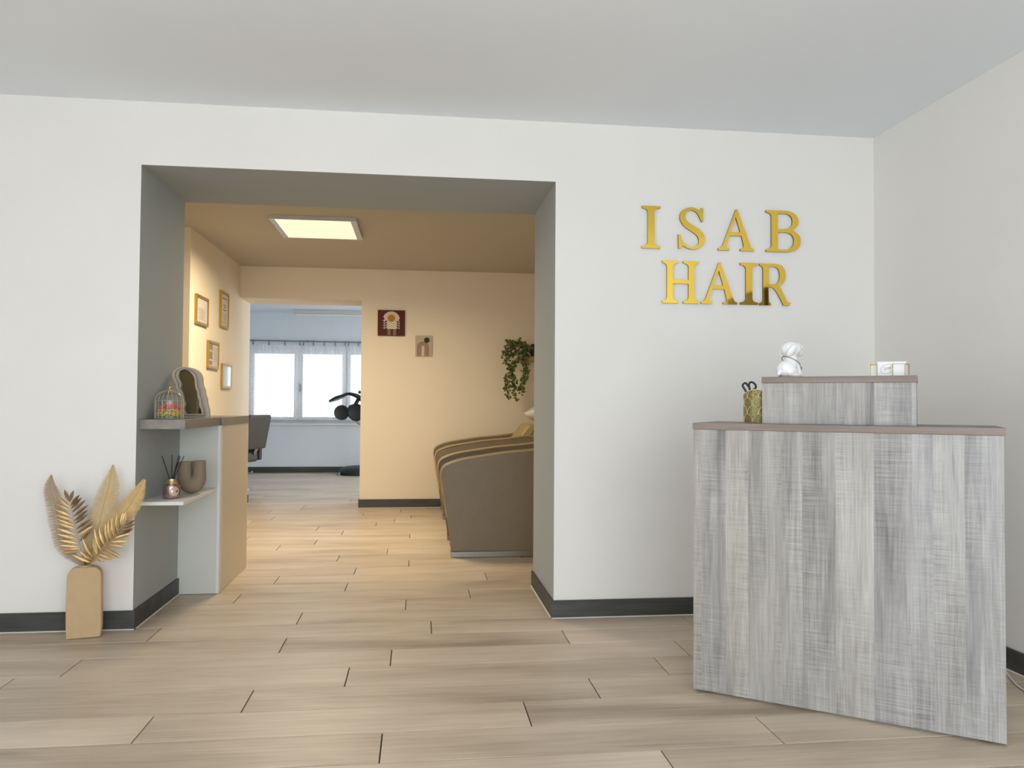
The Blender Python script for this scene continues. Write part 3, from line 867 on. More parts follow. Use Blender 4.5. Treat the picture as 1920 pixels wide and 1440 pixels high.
# ------------------------------------------------------------------ pen cup and scissors
yc = .335
cl_, ct_, cb_ = desk_at(1394.5, 760, yc), desk_at(1423, 728, yc), desk_at(1410, 793, yc)
cr = (desk_at(1423, 760, yc).x - cl_.x); cxl = cl_.x + cr
ch_ = ct_.z - 1.0405 - .006
M_cup = bpy.data.materials.new('gold_scale_pattern'); M_cup.use_nodes = True
nt = M_cup.node_tree; bq = nt.nodes['Principled BSDF']; bq.inputs['Metallic'].default_value = .55; bq.inputs['Roughness'].default_value = .4
vo = nt.nodes.new('ShaderNodeTexVoronoi'); vo.inputs['Scale'].default_value = 420; tcq = nt.nodes.new('ShaderNodeTexCoord'); nt.links.new(tcq.outputs['Object'], vo.inputs['Vector'])
rq = nt.nodes.new('ShaderNodeValToRGB'); rq.color_ramp.elements[0].color = (.62, .52, .20, 1); rq.color_ramp.elements[1].color = (.16, .13, .045, 1)
rq.color_ramp.elements[0].position = .25; rq.color_ramp.elements[1].position = .6
nt.links.new(vo.outputs['Distance'], rq.inputs['Fac']); nt.links.new(rq.outputs['Color'], bq.inputs['Base Color'])
cup = thing('pen_cup', 'gold pen cup with fish-scale pattern beside the raised desk top', 'pen cup', DMW @ Vector((cxl, yc, 1.0406)), DANG)
def rimz(x): return ch_ - .024 * (x / cr) ** 2


mbc = MB().lathe([(cr, 0), (cr, ch_), (cr - .002, ch_), (cr - .002, .003), (0, .003)], (0, 0, 0), 40)
for v in mbc.v:
    if v.z > ch_ - 1e-4: v.z = rimz(v.x)
mbc.build('cup_wall', M_cup, cup, local=True, smooth=40)
arcs = MB(); nc = 8; rowh = ch_ / 4.0; rad = PI * cr / nc * 1.0 * .98
for row in range(4):
    for j in range(nc):
        a0 = (j + (row % 2) * .5) * 2 * PI / nc + .15
        ptsc = []
        for s in range(13):
            w = PI * s / 12; du = math.cos(w) * rad; z = row * rowh + math.sin(w) * rowh * 1.0 + .0005
            an = a0 + du / cr
            ptsc.append(((cr + .0006) * math.cos(an), (cr + .0006) * math.sin(an), min(z, rimz(cr * math.cos(an)) - .001)))
        arcs.tube(ptsc, .0013, 4)
arcs.build('scale_relief', mat('pale_gold_relief', (.88, .80, .46), .4, .2), cup, local=True, kind='stuff', fix=False)
MB().tube([((cr - .001) * math.cos(2 * PI * s / 40), (cr - .001) * math.sin(2 * PI * s / 40), rimz(cr * math.cos(2 * PI * s / 40))) for s in range(41)], .0016, 6).build('rim', mat('pale_gold_rim', (.88, .80, .46), .4, .2), cup, local=True, smooth=60)
sc = thing('scissors', 'black handled scissors standing in the gold pen cup', 'scissors', DMW @ Vector((cxl - .02, yc, 1.055)), DANG)
cw = Vector((cxl - .02, yc, 1.055))
for nm, hx in (('blade', 0), ('blade', 1)):
    e = desk_at(1404 + 6 * hx, 738, yc) - cw
    MB().box((-.004, -.0012 + hx * .003, 0), (.004, .0012 + hx * .003, e.z - .002)).build(nm, M_chrome, sc, local=True)
for pxs in ([(1401, 736), (1395, 728), (1392.5, 723), (1395, 719), (1398.5, 718.5), (1402, 723), (1406, 730)], [(1407, 734), (1405, 727), (1404.5, 720), (1408, 716.5), (1413, 718), (1416.5, 722), (1417, 727), (1412, 731)]):
    loop = [desk_at(px, py, yc) - cw for px, py in pxs]
    sh = [Vector(p) for p in loop]
    lp = catmull(sh, 5, True); lp.append(lp[0])
    MB().tube(lp, .0033, 8, flat=1.3).build('handle_ring', M_black, sc, local=True, smooth=60)
nk = desk_at(1402, 737, yc) - cw; nk2 = desk_at(1398, 745, yc) - cw
MB().tube([nk2 - Vector((0, 0, .02)), nk2, nk + Vector((.003, 0, .003))], [.008, .0085, .006], 8).build('handle_neck', M_black, sc, local=True, smooth=60)

# ------------------------------------------------------------------ card holder with cards
yh = .16
hl, hr = desk_at(1630.5, 703, yh), desk_at(1704, 703, yh)
hw = (hr.x - hl.x); hd = .046; hh = desk_at(1640, 683, yh).z - RT
ho = thing('card_holder', 'gold wire card holder on the right end of the raised desk top', 'card holder', DMW @ Vector((hl.x, yh - .012, RT)), DANG)
mb = MB(); rw = .0014
c8 = [(0, 0), (hw, 0), (hw, hd), (0, hd)]
for z in (rw, hh):
    if z > .01:
        segs = [((0, 0), (.026, 0)), ((hw - .052, 0), (hw - .012, 0)), ((hw - .012, 0), (hw, hd)), ((0, hd), (hw, hd)), ((0, 0), (0, hd))]
    else:
        segs = [((0, 0), (hw - .012, 0)), ((hw - .012, 0), (hw, hd)), ((hw, hd), (0, hd)), ((0, hd), (0, 0))]
    for a, b in segs: mb.tube([(*a, z), (*b, z)], rw, 6)
for a in [(0, 0), (.026, 0), (hw - .052, 0), (hw - .012, 0), (hw, hd), (0, hd)]: mb.tube([(*a, rw), (*a, hh)], rw, 6)
mb.build('wire_frame', M_brass, ho, local=True, smooth=60)
bx('glass_panel', (.0015, -.0006, .003), (.0245, .0006, hh - .002), M_glass, ho, local=True)
bx('glass_panel', (hw - .0505, -.0006, .003), (hw - .0135, .0006, hh - .002), M_glass, ho, local=True)
bx('base_plate', (.002, .002, .0002), (hw - .008, hd - .002, .0016), M_goldpaint, ho, local=True)
ca, cb2 = desk_at(1645, 678, yh), desk_at(1699, 676, yh)
chh = ca.z - RT - .003
cards = thing('business_card', 'white business card with an oval printed emblem in the gold wire holder', 'card', DMW @ Vector((ca.x, yh + .001, RT + .0022)), DANG)
cw_ = cb2.x - ca.x


def leanbox(name, x0, x1, y, z0, z1, th, m, par, lean=.06):
    MB().add([(x0, y, z0), (x1, y, z0), (x1, y + th, z0), (x0, y + th, z0), (x0, y + z1 * lean, z1), (x1, y + z1 * lean, z1), (x1, y + th + z1 * lean, z1), (x0, y + th + z1 * lean, z1)],
             [(0, 3, 2, 1), (4, 5, 6, 7), (0, 1, 5, 4), (1, 2, 6, 5), (2, 3, 7, 6), (3, 0, 4, 7)]).build(name, m, par, local=True)


leanbox('card', 0, cw_, 0, 0, chh, .0008, M_card, cards)
ov = [(cw_ * .34 + .021 * math.cos(2 * PI * s / 36), chh * .50 + .0175 * math.sin(2 * PI * s / 36 + .25)) for s in range(33)]
MB().tube([(x, z * .06 - .0006, z) for x, z in ov], .0005, 4).build('oval_emblem', mat('rose_grey_print', (.42, .30, .30), .6), cards, local=True)


def text_mesh(body, size, shear=0.0):
    cu = bpy.data.curves.new('text', 'FONT'); cu.body = body; cu.size = size; cu.align_x = 'CENTER'; cu.align_y = 'CENTER'; cu.shear = shear; cu.extrude = .0001
    o = bpy.data.objects.new('text', cu); COL.objects.link(o); bpy.context.view_layer.update()
    me = bpy.data.meshes.new_from_object(o.evaluated_get(bpy.context.evaluated_depsgraph_get()))
    bpy.data.objects.remove(o); bpy.data.curves.remove(cu)
    return me


tm = text_mesh('ISAB', .0135, .25); tm.materials.clear(); tm.materials.append(mat('grey_print_dark', (.30, .23, .24), .6))
to = bpy.data.objects.new('emblem_text', tm); COL.objects.link(to); to.parent = cards
to.matrix_basis = Matrix.Translation((cw_ * .35, chh * .5 * .06 - .0008, chh * .52)) @ Matrix.Rotation(math.radians(12), 4, 'Y').inverted() @ RLET @ Matrix.Rotation(0, 4, 'Z')

# ------------------------------------------------------------------ white cable
pc = [Vector((-.21, -.93, .45)), Vector((-.19, -.93, .12)), Vector((-.15, -.95, .012)), at(1880, 1254, Z=.005), at(1889, 1264, Z=.005), at(1903, 1281, Z=.005), at(1920, 1294, Z=.005), at(1950, 1312, Z=.005), Vector((-.03, -1.75, .004))]
tag(MB().tube(catmull(pc, 6), .0035, 8).build('power_cable', M_cable, origin=(-.1, -1.1, 0), smooth=60), 'thin white cable on the floor right of the reception desk', 'cable')

# ------------------------------------------------------------------ built-in shelf and beige cabinet in the opening
cab = thing('beige_cabinet', 'narrow beige cabinet with pale end panel at the back of the left reveal', 'cabinet', (-3.75, 1.05, 0))
bx('end_panel', (XL + .001, .700, .001), (-3.654, .717, .9735), M_pale, cab, bevel=.0006)
bx('edge_strip', (-3.6535, .699, .001), (-3.6365, .740, .9735), M_white, cab, bevel=.0006)
bx('side_panel', (-3.6535, .7405, .001), (-3.635, 1.428, .9735), M_beige, cab, bevel=.0006)
bx('back_panel', (XL + .001, 1.410, .001), (-3.654, 1.428, .9735), M_pale, cab)
bx('inner_side_panel', (XL + .001, .7295, .001), (XL + .019, 1.4095, .9735), M_pale, cab)
tag(bx('cabinet_top', (-3.905, .7475, .974), (-3.632, 1.43, 1.0215), M_slab, bevel=.001, origin=(-3.77, 1.09, .974)),
    'rear length of grey-brown slab lying on the beige cabinet', 'worktop')
tag(bx('mirror_shelf', (XL + .0005, .03, .974), (-3.6475, .7465, 1.0215), M_slab, bevel=.001, origin=(-3.76, .39, .974)),
    'grey-brown shelf slab in the reveal holding the wavy mirror and glass jar', 'shelf')
tag(bx('diffuser_shelf', (XL + .0005, .05, .594), (-3.6545, .699, .612), M_white, bevel=.001, origin=(-3.76, .37, .594)),
    'lower white shelf in the reveal holding the reed diffuser', 'shelf')
ZS1, ZS2 = 1.0217, .6122

# wavy table mirror
ym_ = .50


def zz(x, y, k=12.0, ox=250, oy=680, Y=ym_): return at(ox + x / k, oy + y / k, Y=Y)


OUT = [(1105, 1262), (1085, 1150), (1085, 1040), (1100, 950), (1070, 870), (1050, 790), (1020, 700), (960, 610), (945, 530), (910, 440), (860, 350), (848, 270), (885, 195), (980, 135), (1100, 112), (1240, 124), (1370, 160), (1470, 230), (1525, 330), (1537, 440), (1550, 540), (1590, 620), (1600, 720), (1636, 830), (1650, 940), (1687, 1070), (1692, 1250)]
INN = [(1185, 1172), (1150, 1110), (1140, 1040), (1165, 950), (1135, 870), (1120, 780), (1100, 690), (1052, 600), (1075, 520), (1055, 440), (1012, 350), (1015, 280), (1040, 215), (1090, 180), (1160, 168), (1235, 195), (1300, 250), (1350, 320), (1380, 420), (1385, 520), (1400, 600), (1435, 680), (1440, 770), (1475, 870), (1480, 970), (1520, 1070), (1540, 1172)]
base_z = at(370, 785.5, Y=ym_).z
dz_ = ZS1 - min(zz(*OUT[0]).z, zz(*OUT[-1]).z)
O3 = [zz(*p) + Vector((0, 0, dz_)) for p in OUT]; I3 = [zz(*p) + Vector((0, 0, dz_)) for p in INN]
lowz = max(O3[0].z, O3[-1].z)
O3[0].z = O3[-1].z = ZS1


def resmooth(L):
    mid = catmull(L[1:-1], 3)
    return [L[0]] + mid + [L[-1]]


O3, I3 = resmooth(O3), resmooth(I3)
mir = thing('wavy_mirror', 'grey wavy-edged table mirror standing on the reveal shelf', 'mirror', ((O3[0].x + O3[-1].x) / 2, ym_, ZS1))
lerp = lambda t: [a.lerp(b, t) for a, b in zip(O3, I3)]
ey = lambda d: Vector((0, d, 0))
sh = lambda L, d: [p + ey(d) for p in L]
MB().ring(sh(lerp(0), .012), sh(lerp(.45), .012), (0, .03, 0)).build('outer_frame', M_plaster, mir, smooth=50)
MB().ring(sh(lerp(.45), .022), sh(lerp(.70), .022), (0, .02, 0)).build('frame_groove', M_plaster, mir, smooth=50)
MB().ring(sh(lerp(.70), .0), sh(lerp(1.0), .0), (0, .04, 0)).build('inner_lip', M_plaster, mir, smooth=50)
MB().prism(sh(lerp(.98), .028), (0, .004, 0)).build('mirror_glass', M_mirror, mir)
MB().prism(sh(lerp(.3), .0425), (0, .006, 0)).build('back_board', M_plaster, mir)

# glass jar with birdcage wires
yj = .15
jc = at(317, 787, Y=yj); jr = (at(343, 760, Y=yj).x - at(291, 760, Y=yj).x) / 2
jx = jc.x; jh = at(317, 752, Y=yj).z - at(317, 787, Y=yj).z
jar = thing('birdcage_jar', 'round glass jar wrapped in fine birdcage wires with a gold knob', 'jar', (jx, yj, ZS1))
MB().lathe([(jr * .96, 0), (jr, .004), (jr, jh), (jr * .985, jh), (jr * .985, .006), (0, .006)], (jx, yj, ZS1), 40).build('glass_body', M_glass, jar, smooth=40)
dome = [(jr * math.cos(w), jh + .002 + jr * .72 * math.sin(w)) for w in [PI / 2 * s / 8 for s in range(9)]]
MB().lathe([(jr * 1.02, jh)] + dome, (jx, yj, ZS1), 40).build('dome_lid', M_glass, jar, smooth=40)
wr = MB(); wr2 = MB()
for s in range(18):
    w = 2 * PI * s / 18; c_, s_ = math.cos(w), math.sin(w)
    for (rr, hh_), (r2_, h2_) in zip([(jr * 1.01, .002), (jr * 1.01, jh)], [(jr * 1.01, jh), (jr * 1.01, jh)]): pass
    wr.tube([(jx + jr * 1.012 * c_, yj + jr * 1.012 * s_, ZS1 + .002), (jx + jr * 1.012 * c_, yj + jr * 1.012 * s_, ZS1 + jh)], .001, 4)
    wr2.tube([(jx + d_[0] * 1.012 * c_, yj + d_[0] * 1.012 * s_, ZS1 + d_[1] + .001) for d_ in dome[::2]], .001, 4)
for hz in (.003, jh * .5, jh): wr.tube([(jx + jr * 1.015 * math.cos(2 * PI * s / 36), yj + jr * 1.015 * math.sin(2 * PI * s / 36), ZS1 + hz) for s in range(37)], .0009, 5)
M_wire = mat('pale_gold_wire', (.72, .66, .54), .4, .5)
wr.build('cage_wires', M_wire, jar); wr2.build('lid_wires', M_wire, jar)
topz = ZS1 + dome[-1][1]
MB().lathe([(.012, 0), (.009, .003), (.004, .005), (.004, .008)], (jx, yj, topz - .002), 16).build('knob_base', M_brass, jar, smooth=50)
MB().ell((jx, yj, topz + .013), (.0085, .0085, .0085)).build('knob', M_brass, jar, smooth=180)
sw = MB(); rs = random.Random(11)
for i in range(420):
    for _ in range(20):
        x, y = rs.uniform(-1, 1), rs.uniform(-1, 1)
        if x * x + y * y < .82: break
    hcap = .066 * math.sqrt(max(.12, 1 - (x * x + y * y) * .75))
    z = rs.random() * hcap + .012
    sw.mi = 2 if z < .020 else 1 if z < .047 + .006 * math.sin(5 * x) else 0
    s_ = rs.uniform(.005, .0075)
    sw.ell((jx + x * jr * .9, yj + y * jr * .9, ZS1 + z), (s_, s_ * .8, s_ * .75), 6, 4, Matrix.Rotation(rs.random() * 6, 3, 'Z') @ Matrix.Rotation(rs.random() * 3, 3, 'X'))
tag(sw.build('sweets_heap', [M_sw1, M_sw2, M_sw3], origin=(jx, yj, ZS1 + .007), smooth=60, fix=False), 'heap of pink, yellow and green sweets inside the glass jar', 'sweets', kind='stuff')

# reed diffuser
yr = .20


def zd(x, y, Y): return at(280 + x / 12, 840 + y / 12, Y=Y)


b0 = zd(495, 1155, yr); rb = (zd(690, 1000, yr).x - zd(300, 1000, yr).x) / 2
hb = zd(495, 850, yr).z - zd(495, 1155, yr).z; hc = zd(495, 700, yr).z - zd(495, 835, yr).z
rd = thing('reed_diffuser', 'rose metallic reed diffuser bottle with black reeds on the lower shelf', 'diffuser', (b0.x, yr, ZS2))
bc = (b0.x, yr, ZS2)
MB().lathe([(rb * .80, 0), (rb * .95, .003), (rb, .010), (rb, hb - .010), (rb * .95, hb - .003), (rb * .72, hb), (rb * .62, hb + .003)], bc, 36).build('bottle', M_rose, rd, smooth=40)
MB().lathe([(rb * .66, hb + .0032), (rb * .68, hb + .005), (rb * .68, hb + hc), (rb * .58, hb + hc), (rb * .58, hb + hc - .012), (0, hb + hc - .012)], bc, 32).build('collar', M_capgold, rd, smooth=40)
la = math.radians(-52); lr = hb * .33
disc = []
for s in range(24):
    w = 2 * PI * s / 24; a_ = la + lr * math.cos(w) / rb
    disc.append((b0.x + (rb + .0008) * math.cos(a_), yr + (rb + .0008) * math.sin(a_), ZS2 + hb * .55 + lr * math.sin(w)))
MB().add([(b0.x + (rb + .0012) * math.cos(la), yr + (rb + .0012) * math.sin(la), ZS2 + hb * .55)] + disc, [(0, 1 + s, 1 + (s + 1) % 24) for s in range(24)]).build('round_label', M_label, rd)
for (tx, ty), dy in (((285, 180), -.01), ((510, 150), .012), ((660, 165), -.004), ((695, 182), .006), ((640, 330), -.012), ((782, 180), .002)):
    tip = zd(tx, ty, yr + dy); foot = Vector((b0.x + (tip.x - b0.x) * .12, yr + dy * .3, ZS2 + hb + hc - .011))
    MB().tube([foot, tip], .0022, 6).build('reed', M_reed, rd, smooth=60)

# U-shaped vase
yu = .42
dzu = ZS2 - zd(930, 992, yu).z
U = [(805, 290, 142), (805, 420, 143), (806, 560, 148), (822, 680, 165), (870, 770, 182), (958, 806, 186), (1050, 765, 178), (1105, 670, 160), (1120, 550, 140), (1121, 420, 136), (1121, 268, 134)]
path = [(zd(x, y, yu) + Vector((0, 0, dzu)), r / 12 * (yu + 4.018) / CF) for x, y, r in U]
pp = catmull([(p.x, p.y, p.z) for p, r in path], 4); rr = [v.x for v in catmull([(r, 0, 0) for p, r in path], 4)]
uv_ = thing('u_shaped_vase', 'brown stoneware vase shaped like a letter U on the lower shelf', 'vase', (path[5][0].x, yu, ZS2))
mb = MB()
pp2 = [pp[0] - Vector((0, 0, .035)), pp[0] + Vector((0, 0, .0005))] + pp + [pp[-1] + Vector((0, 0, .0005)), pp[-1] - Vector((0, 0, .035))]
rr2 = [rr[0] * .82, rr[0] * .86] + rr + [rr[-1] * .86, rr[-1] * .82]
n = 20; vs = []; fs = []
for i, p in enumerate(pp2):
    j = min(max(i - 2, 0), len(pp) - 1)
    t = (pp[min(j + 1, len(pp) - 1)] - pp[max(j - 1, 0)]).normalized()
    b_ = Vector((0, 1, 0)); a_ = t.cross(b_).normalized()
    for k in range(n):
        w = 2 * PI * k / n; vs.append(p + (a_ * math.cos(w) + b_ * math.sin(w) * .95) * rr2[i])
for i in range(len(pp2) - 1):
    for k in range(n):
        fs.append((i * n + k, i * n + (k + 1) % n, (i + 1) * n + (k + 1) % n, (i + 1) * n + k))
fs.append(tuple(range(n))); fs.append(tuple((len(pp2) - 1) * n + k for k in range(n)))
zmin = min(v.z for v in vs)
for v in vs: v.z += 0.0003 + ZS2 - zmin
mb.add(vs, fs); mb.build('vase_tube', M_taupe, uv_, smooth=50)

# ------------------------------------------------------------------ floor vase with gold fronds
va, vb = at(123, 1201, Z=0), at(188, 1195, Z=0)
vdir = (vb - va).normalized(); vn = Vector((-vdir.y, vdir.x, 0))
vw = (vb - va).length + .008; vth = .062
vc = (va + vb) / 2 + vn * vth / 2
vh = at(158, 1062, Y=vc.y - .02).z
ang = math.atan2(vdir.y, vdir.x)
vase = thing('slab_vase', 'tall flat tan stoneware vase with rounded shoulders on the floor by the opening', 'vase', (vc.x, vc.y, 0), ang)
prof = [(-vw / 2 + .004, 0)] + [(-vw / 2 + .002, .05), (-vw / 2, vh * .5), (-vw / 2 + .003, vh - .055)] + arc(-vw / 2 + .045, vh - .048, .042, .044, 180, 90, 8) + arc(vw / 2 - .045, vh - .048, .042, .044, 90, 0, 8) + [(vw / 2 - .001, vh * .5), (vw / 2 + .001, .05), (vw / 2 - .003, 0)]
MB().prism([(x, -vth / 2, z + .0008) for x, z in prof], (0, vth, 0)).build('body', M_kraft, vase, local=True, bevel=.007, seg=3, smooth=45)
mz = vh + .0008
MB().ring([(.030 * math.cos(2 * PI * s / 24), .022 * math.sin(2 * PI * s / 24), mz - .004) for s in range(24)], [(.024 * math.cos(2 * PI * s / 24), .016 * math.sin(2 * PI * s / 24), mz - .004) for s in range(24)], (0, 0, .007)).build('mouth_rim', M_kraft, vase, local=True, smooth=50)
MB().lathe([(.0235, 0), (0, .0005)], (0, 0, mz - .003), 16, sy=.65).build('mouth_opening', M_dark, vase, local=True)
mouth = Vector((vc.x, vc.y, mz + .003))


def zv(x, y, Y): return at(80 + x / 6.857, 860 + y / 6.857, Y=Y)


def leaflet(base, tip, wid, up, m, par, fold=.35):
    b, t = Vector(base), Vector(tip); ax = t - b; L_ = ax.length; ax.normalize()
    sd = ax.cross(Vector(up)).normalized(); nr = sd.cross(ax).normalized()
    vs = []; st = [(0, .12), (.18, .62), (.45, 1.0), (.72, .72), (1.0, .02)]
    for s, w in st:
        c = b + ax * L_ * s - nr * (L_ * .10 * s * s)
        vs += [c + sd * wid * w + nr * wid * w * fold, c, c - sd * wid * w + nr * wid * w * fold]
    th = nr * -.0008
    nv = len(vs); vs += [v + th for v in vs]; fs = []
    for i in range(len(st) - 1):
        for k in (0, 1):
            a = i * 3 + k
            fs += [(a, a + 1, a + 4, a + 3), (nv + a, nv + a + 3, nv + a + 4, nv + a + 1)]
        fs += [(i * 3, i * 3 + 3, nv + i * 3 + 3, nv + i * 3), (i * 3 + 2, nv + i * 3 + 2, nv + i * 3 + 5, i * 3 + 5)]
    return MB().add(vs, fs).build('leaflet', m, par, smooth=70, fix=False)


def frond(name, label, rach, leaves, Yp):
    t = thing(name, label, 'dried frond', mouth)
    R_ = [mouth + Vector((0, 0, -.002))] + [zv(x, y, Yp) for x, y in rach]
    cr_ = catmull(R_, 5)
    MB().tube(cr_, [.0028 - .0018 * i / len(cr_) for i in range(len(cr_))], 7).build('stem', M_palm, t, smooth=60)
    for (bx_, by_), (tx_, ty_), dk, dy in leaves:
        leaflet(zv(bx_, by_, Yp), zv(tx_, ty_, Yp + dy), .0092, (0, -1, .25), M_palmd if dk else M_palm, t)


YP = vc.y - .045
L1 = [((352, 560), (270, 398), 1, 0), ((355, 545), (392, 405), 1, 0), ((350, 620), (170, 480), 0, -.01), ((358, 660), (145, 575), 0, -.015), ((370, 735), (150, 655), 0, -.02), ((382, 790), (165, 725), 0, -.02), ((395, 850), (165, 775), 0, -.025),
      ((410, 895), (170, 825), 0, -.025), ((425, 970), (180, 900), 0, -.03), ((440, 1028), (165, 970), 0, -.03), ((452, 1088), (205, 1050), 0, -.03), ((462, 1135), (205, 1118), 0, -.03), ((470, 1160), (230, 1165), 0, -.02), ((480, 1185), (235, 1215), 0, -.01),
      ((360, 605), (472, 458), 1, .02), ((372, 640), (498, 492), 1, .02), ((380, 690), (548, 525), 1, .02), ((395, 745), (585, 585), 1, .025), ((408, 800), (580, 650), 1, .025), ((418, 835), (582, 705), 1, .02), ((432, 905), (610, 770), 1, .02),
      ((445, 960), (640, 810), 1, .015), ((465, 1000), (650, 860), 0, .01), ((478, 1060), (600, 930), 1, .01)]
frond('palm_frond', 'gold palm frond leaning left in the floor vase', [(520, 1260), (488, 1160), (465, 1070), (435, 940), (395, 770), (355, 590)], L1, YP)
L2 = [((650, 1270), (505, 1030), 0, -.02), ((640, 1300), (470, 1185), 0, -.03), ((610, 1330), (375, 1235), 0, -.03), ((700, 1225), (640, 1010), 0, .01), ((755, 1185), (655, 905), 0, -.01), ((808, 1125), (715, 880), 0, -.01), ((848, 1085), (800, 830), 0, -.01), ((885, 1045), (835, 800), 0, -.01),
      ((922, 1005), (885, 755), 0, -.01), ((972, 950), (945, 725), 0, -.01), ((1015, 870), (1032, 690), 0, 0), ((1050, 850), (1060, 680), 0, 0),
      ((1060, 850), (1188, 785), 1, .01), ((1040, 890), (1185, 835), 1, .01), ((1000, 935), (1165, 885), 1, .01), ((950, 985), (1160, 905), 1, .015), ((930, 1025), (1135, 965), 0, .015), ((880, 1075), (1115, 1065), 0, .01), ((850, 1110), (1065, 1135), 0, 0),
      ((800, 1160), (1000, 1255), 0, -.01), ((760, 1195), (985, 1285), 0, -.01), ((720, 1235), (890, 1300), 0, -.02), ((690, 1260), (780, 1330), 0, -.02)]
frond('palm_frond', 'gold palm frond leaning right in the floor vase', [(640, 1290), (700, 1230), (770, 1180), (860, 1090), (950, 985), (1050, 860)], L2, YP - .012)


def feather(label, rach, width, Yp, m, seed):
    """width: list of (left,right) half widths in the same units, one per rachis point"""
    t = thing('feather_plume', label, 'dried plume', mouth)
    R_ = [mouth + Vector((0, 0, -.002))] + [zv(x, y, Yp) for x, y in rach]
    W_ = [(.004, .004)] + [(a * .000387, b * .000387) for a, b in width]
    cr_ = catmull(R_, 8); cw2 = catmull([(a, b, 0) for a, b in W_], 8)
    MB().tube(cr_, [.0022 - .0016 * i / len(cr_) for i in range(len(cr_))], 6).build('quill', mat('brown_quill', (.30, .21, .12), .6), t, smooth=60)
    mb = MB(); rg = random.Random(seed)
    dens = 560
    for i in range(int(dens)):
        s = (i + rg.random()) / dens * (len(cr_) - 1.001); k = int(s); f_ = s - k
        p = cr_[k].lerp(cr_[k + 1], f_); tg = (cr_[k + 1] - cr_[k]).normalized(); w = cw2[k].lerp(cw2[k + 1], f_)
        sdv = tg.cross(Vector((0, -1, 0))).normalized()
        if sdv.x < 0: sdv = -sdv
        for sg, ww in ((-1, max(w.x, .003)), (1, max(w.y, .003))):
            L_ = ww * rg.uniform(.88, 1.06)
            d1 = (sdv * sg * .86 + tg * .5).normalized(); d2 = (sdv * sg * .93 + tg * .12).normalized()
            yy = Vector((0, rg.uniform(-.004, .004), 0))
            a = p; b = p + d1 * L_ * .5 + yy * .5; c = p + d1 * L_ * .5 + d2 * L_ * .5 + yy
            hw_ = tg * .0010
            mb.add([a - hw_, a + hw_, b + hw_ * .9, b - hw_ * .9, c + hw_ * .25, c - hw_ * .25], [(0, 1, 2, 3), (3, 2, 4, 5)])
    mb.build('barb_fringe', m, t, kind='stuff', fix=False)


feather('dusty pink-beige feather plume, leftmost in the floor vase', [(480, 1320), (330, 1150), (230, 900), (150, 560), (98, 370), (112, 210)], [(60, 30), (140, 60), (130, 120), (115, 110), (75, 70), (6, 6)], YP + .03, M_f1, 1)
feather('straw coloured feather plume standing tallest in the floor vase', [(600, 1290), (640, 1150), (700, 950), (775, 640), (850, 350), (905, 80)], [(60, 60), (150, 150), (185, 150), (150, 170), (95, 130), (8, 12)], YP + .045, M_f2, 2)
feather('honey coloured feather plume reaching right past the wall corner', [(650, 1290), (760, 1130), (920, 870), (1070, 670), (1190, 490), (1300, 270)], [(50, 50), (130, 120), (150, 130), (125, 140), (90, 110), (12, 25)], YP + .02, M_f3, 3)

# ------------------------------------------------------------------ gold frames on the left wall of the middle room
XFR = XML


def small_frame(label, y0, y1, z0, z1, style, th=.02, b=.022):
    t = thing('picture_frame', label, 'picture frame', (XFR, (y0 + y1) / 2, z0), group='small gold frames on the cream side wall')
    x1 = XFR + th
    P = lambda x, a: [(x, y0 + a, z0 + a), (x, y1 - a, z0 + a), (x, y1 - a, z1 - a), (x, y0 + a, z1 - a)]
    MB().ring(P(XFR, 0), P(XFR, b), (th, 0, 0)).build('frame', M_goldpaint, t)
    bx('paper', (XFR + .001, y0 + b, z0 + b), (XFR + th * .55, y1 - b, z1 - b), M_paper, t)
    ink = MB(); xi = XFR + th * .55
    w_, h_ = y1 - y0 - 2 * b, z1 - z0 - 2 * b; Y0, Z0 = y0 + b, z0 + b
    ru = random.Random(hash(style) % 97 if False else len(label))

    def bar(u0, u1, v, hgt): ink.box((xi, Y0 + u0 * w_, Z0 + v * h_), (xi + .0008, Y0 + u1 * w_, Z0 + (v + hgt) * h_))
    if style == 'text':
        for i in range(9): bar(.18 + .05 * (i % 2), .82 - .06 * (i % 3), .12 + i * .055, .016)
    elif style == 'crest':
        bar(.2, .8, .84, .05); bar(.3, .7, .64, .035); bar(.4, .6, .56, .05); bar(.3, .7, .47, .05)
        for i in range(6): bar(.2, .8, .08 + i * .055, .014)
    elif style == 'mixed':
        bar(.08, .45, .70, .26); bar(.08, .42, .30, .34)
        for i in range(7): bar(.52, .92, .2 + i * .1, .02)
        bar(.08, .4, .05, .18)
    if ink.v: ink.build('print', M_ink, t)
    return t


small_frame('gold framed certificate with lines of text, upper one nearest the mirror', 2.735, 3.115, 1.77, 2.02, 'text')
small_frame('narrow-looking gold framed sheet with small emblem, upper one nearest the far opening', 3.55, 3.855, 1.822, 2.167, 'crest')
small_frame('gold framed sheet with dark photo blocks, lower one nearest the mirror', 3.13, 3.505, 1.415, 1.663, 'mixed')
t4 = small_frame('gold frame reflecting pale blue window light, lowest of the four', 3.64, 4.02, 1.247, 1.482, 'none')
bx('glazing', (XFR + .0125, 3.66, 1.268), (XFR + .015, 4.0, 1.461), mat('painted_window_reflection', (.55, .60, .62), .04, .0, spec=1.0, Coat_Weight=1.0), t4)  # bluish window reflection is put into the glazing colour

# ------------------------------------------------------------------ canvases on the far wall
a, b = at(708.5, 581, Y=YM - .02), at(759, 630, Y=YM - .02)
cv = thing('art_canvas', 'square rust-red canvas with arch, ochre sun and leaf fronds', 'picture', ((a.x + b.x) / 2, YM, b.z))
w_, h_ = b.x - a.x, a.z - b.z
bx('canvas', (a.x, YM - .02, b.z), (b.x, YM - .0005, a.z), M_rust, cv)


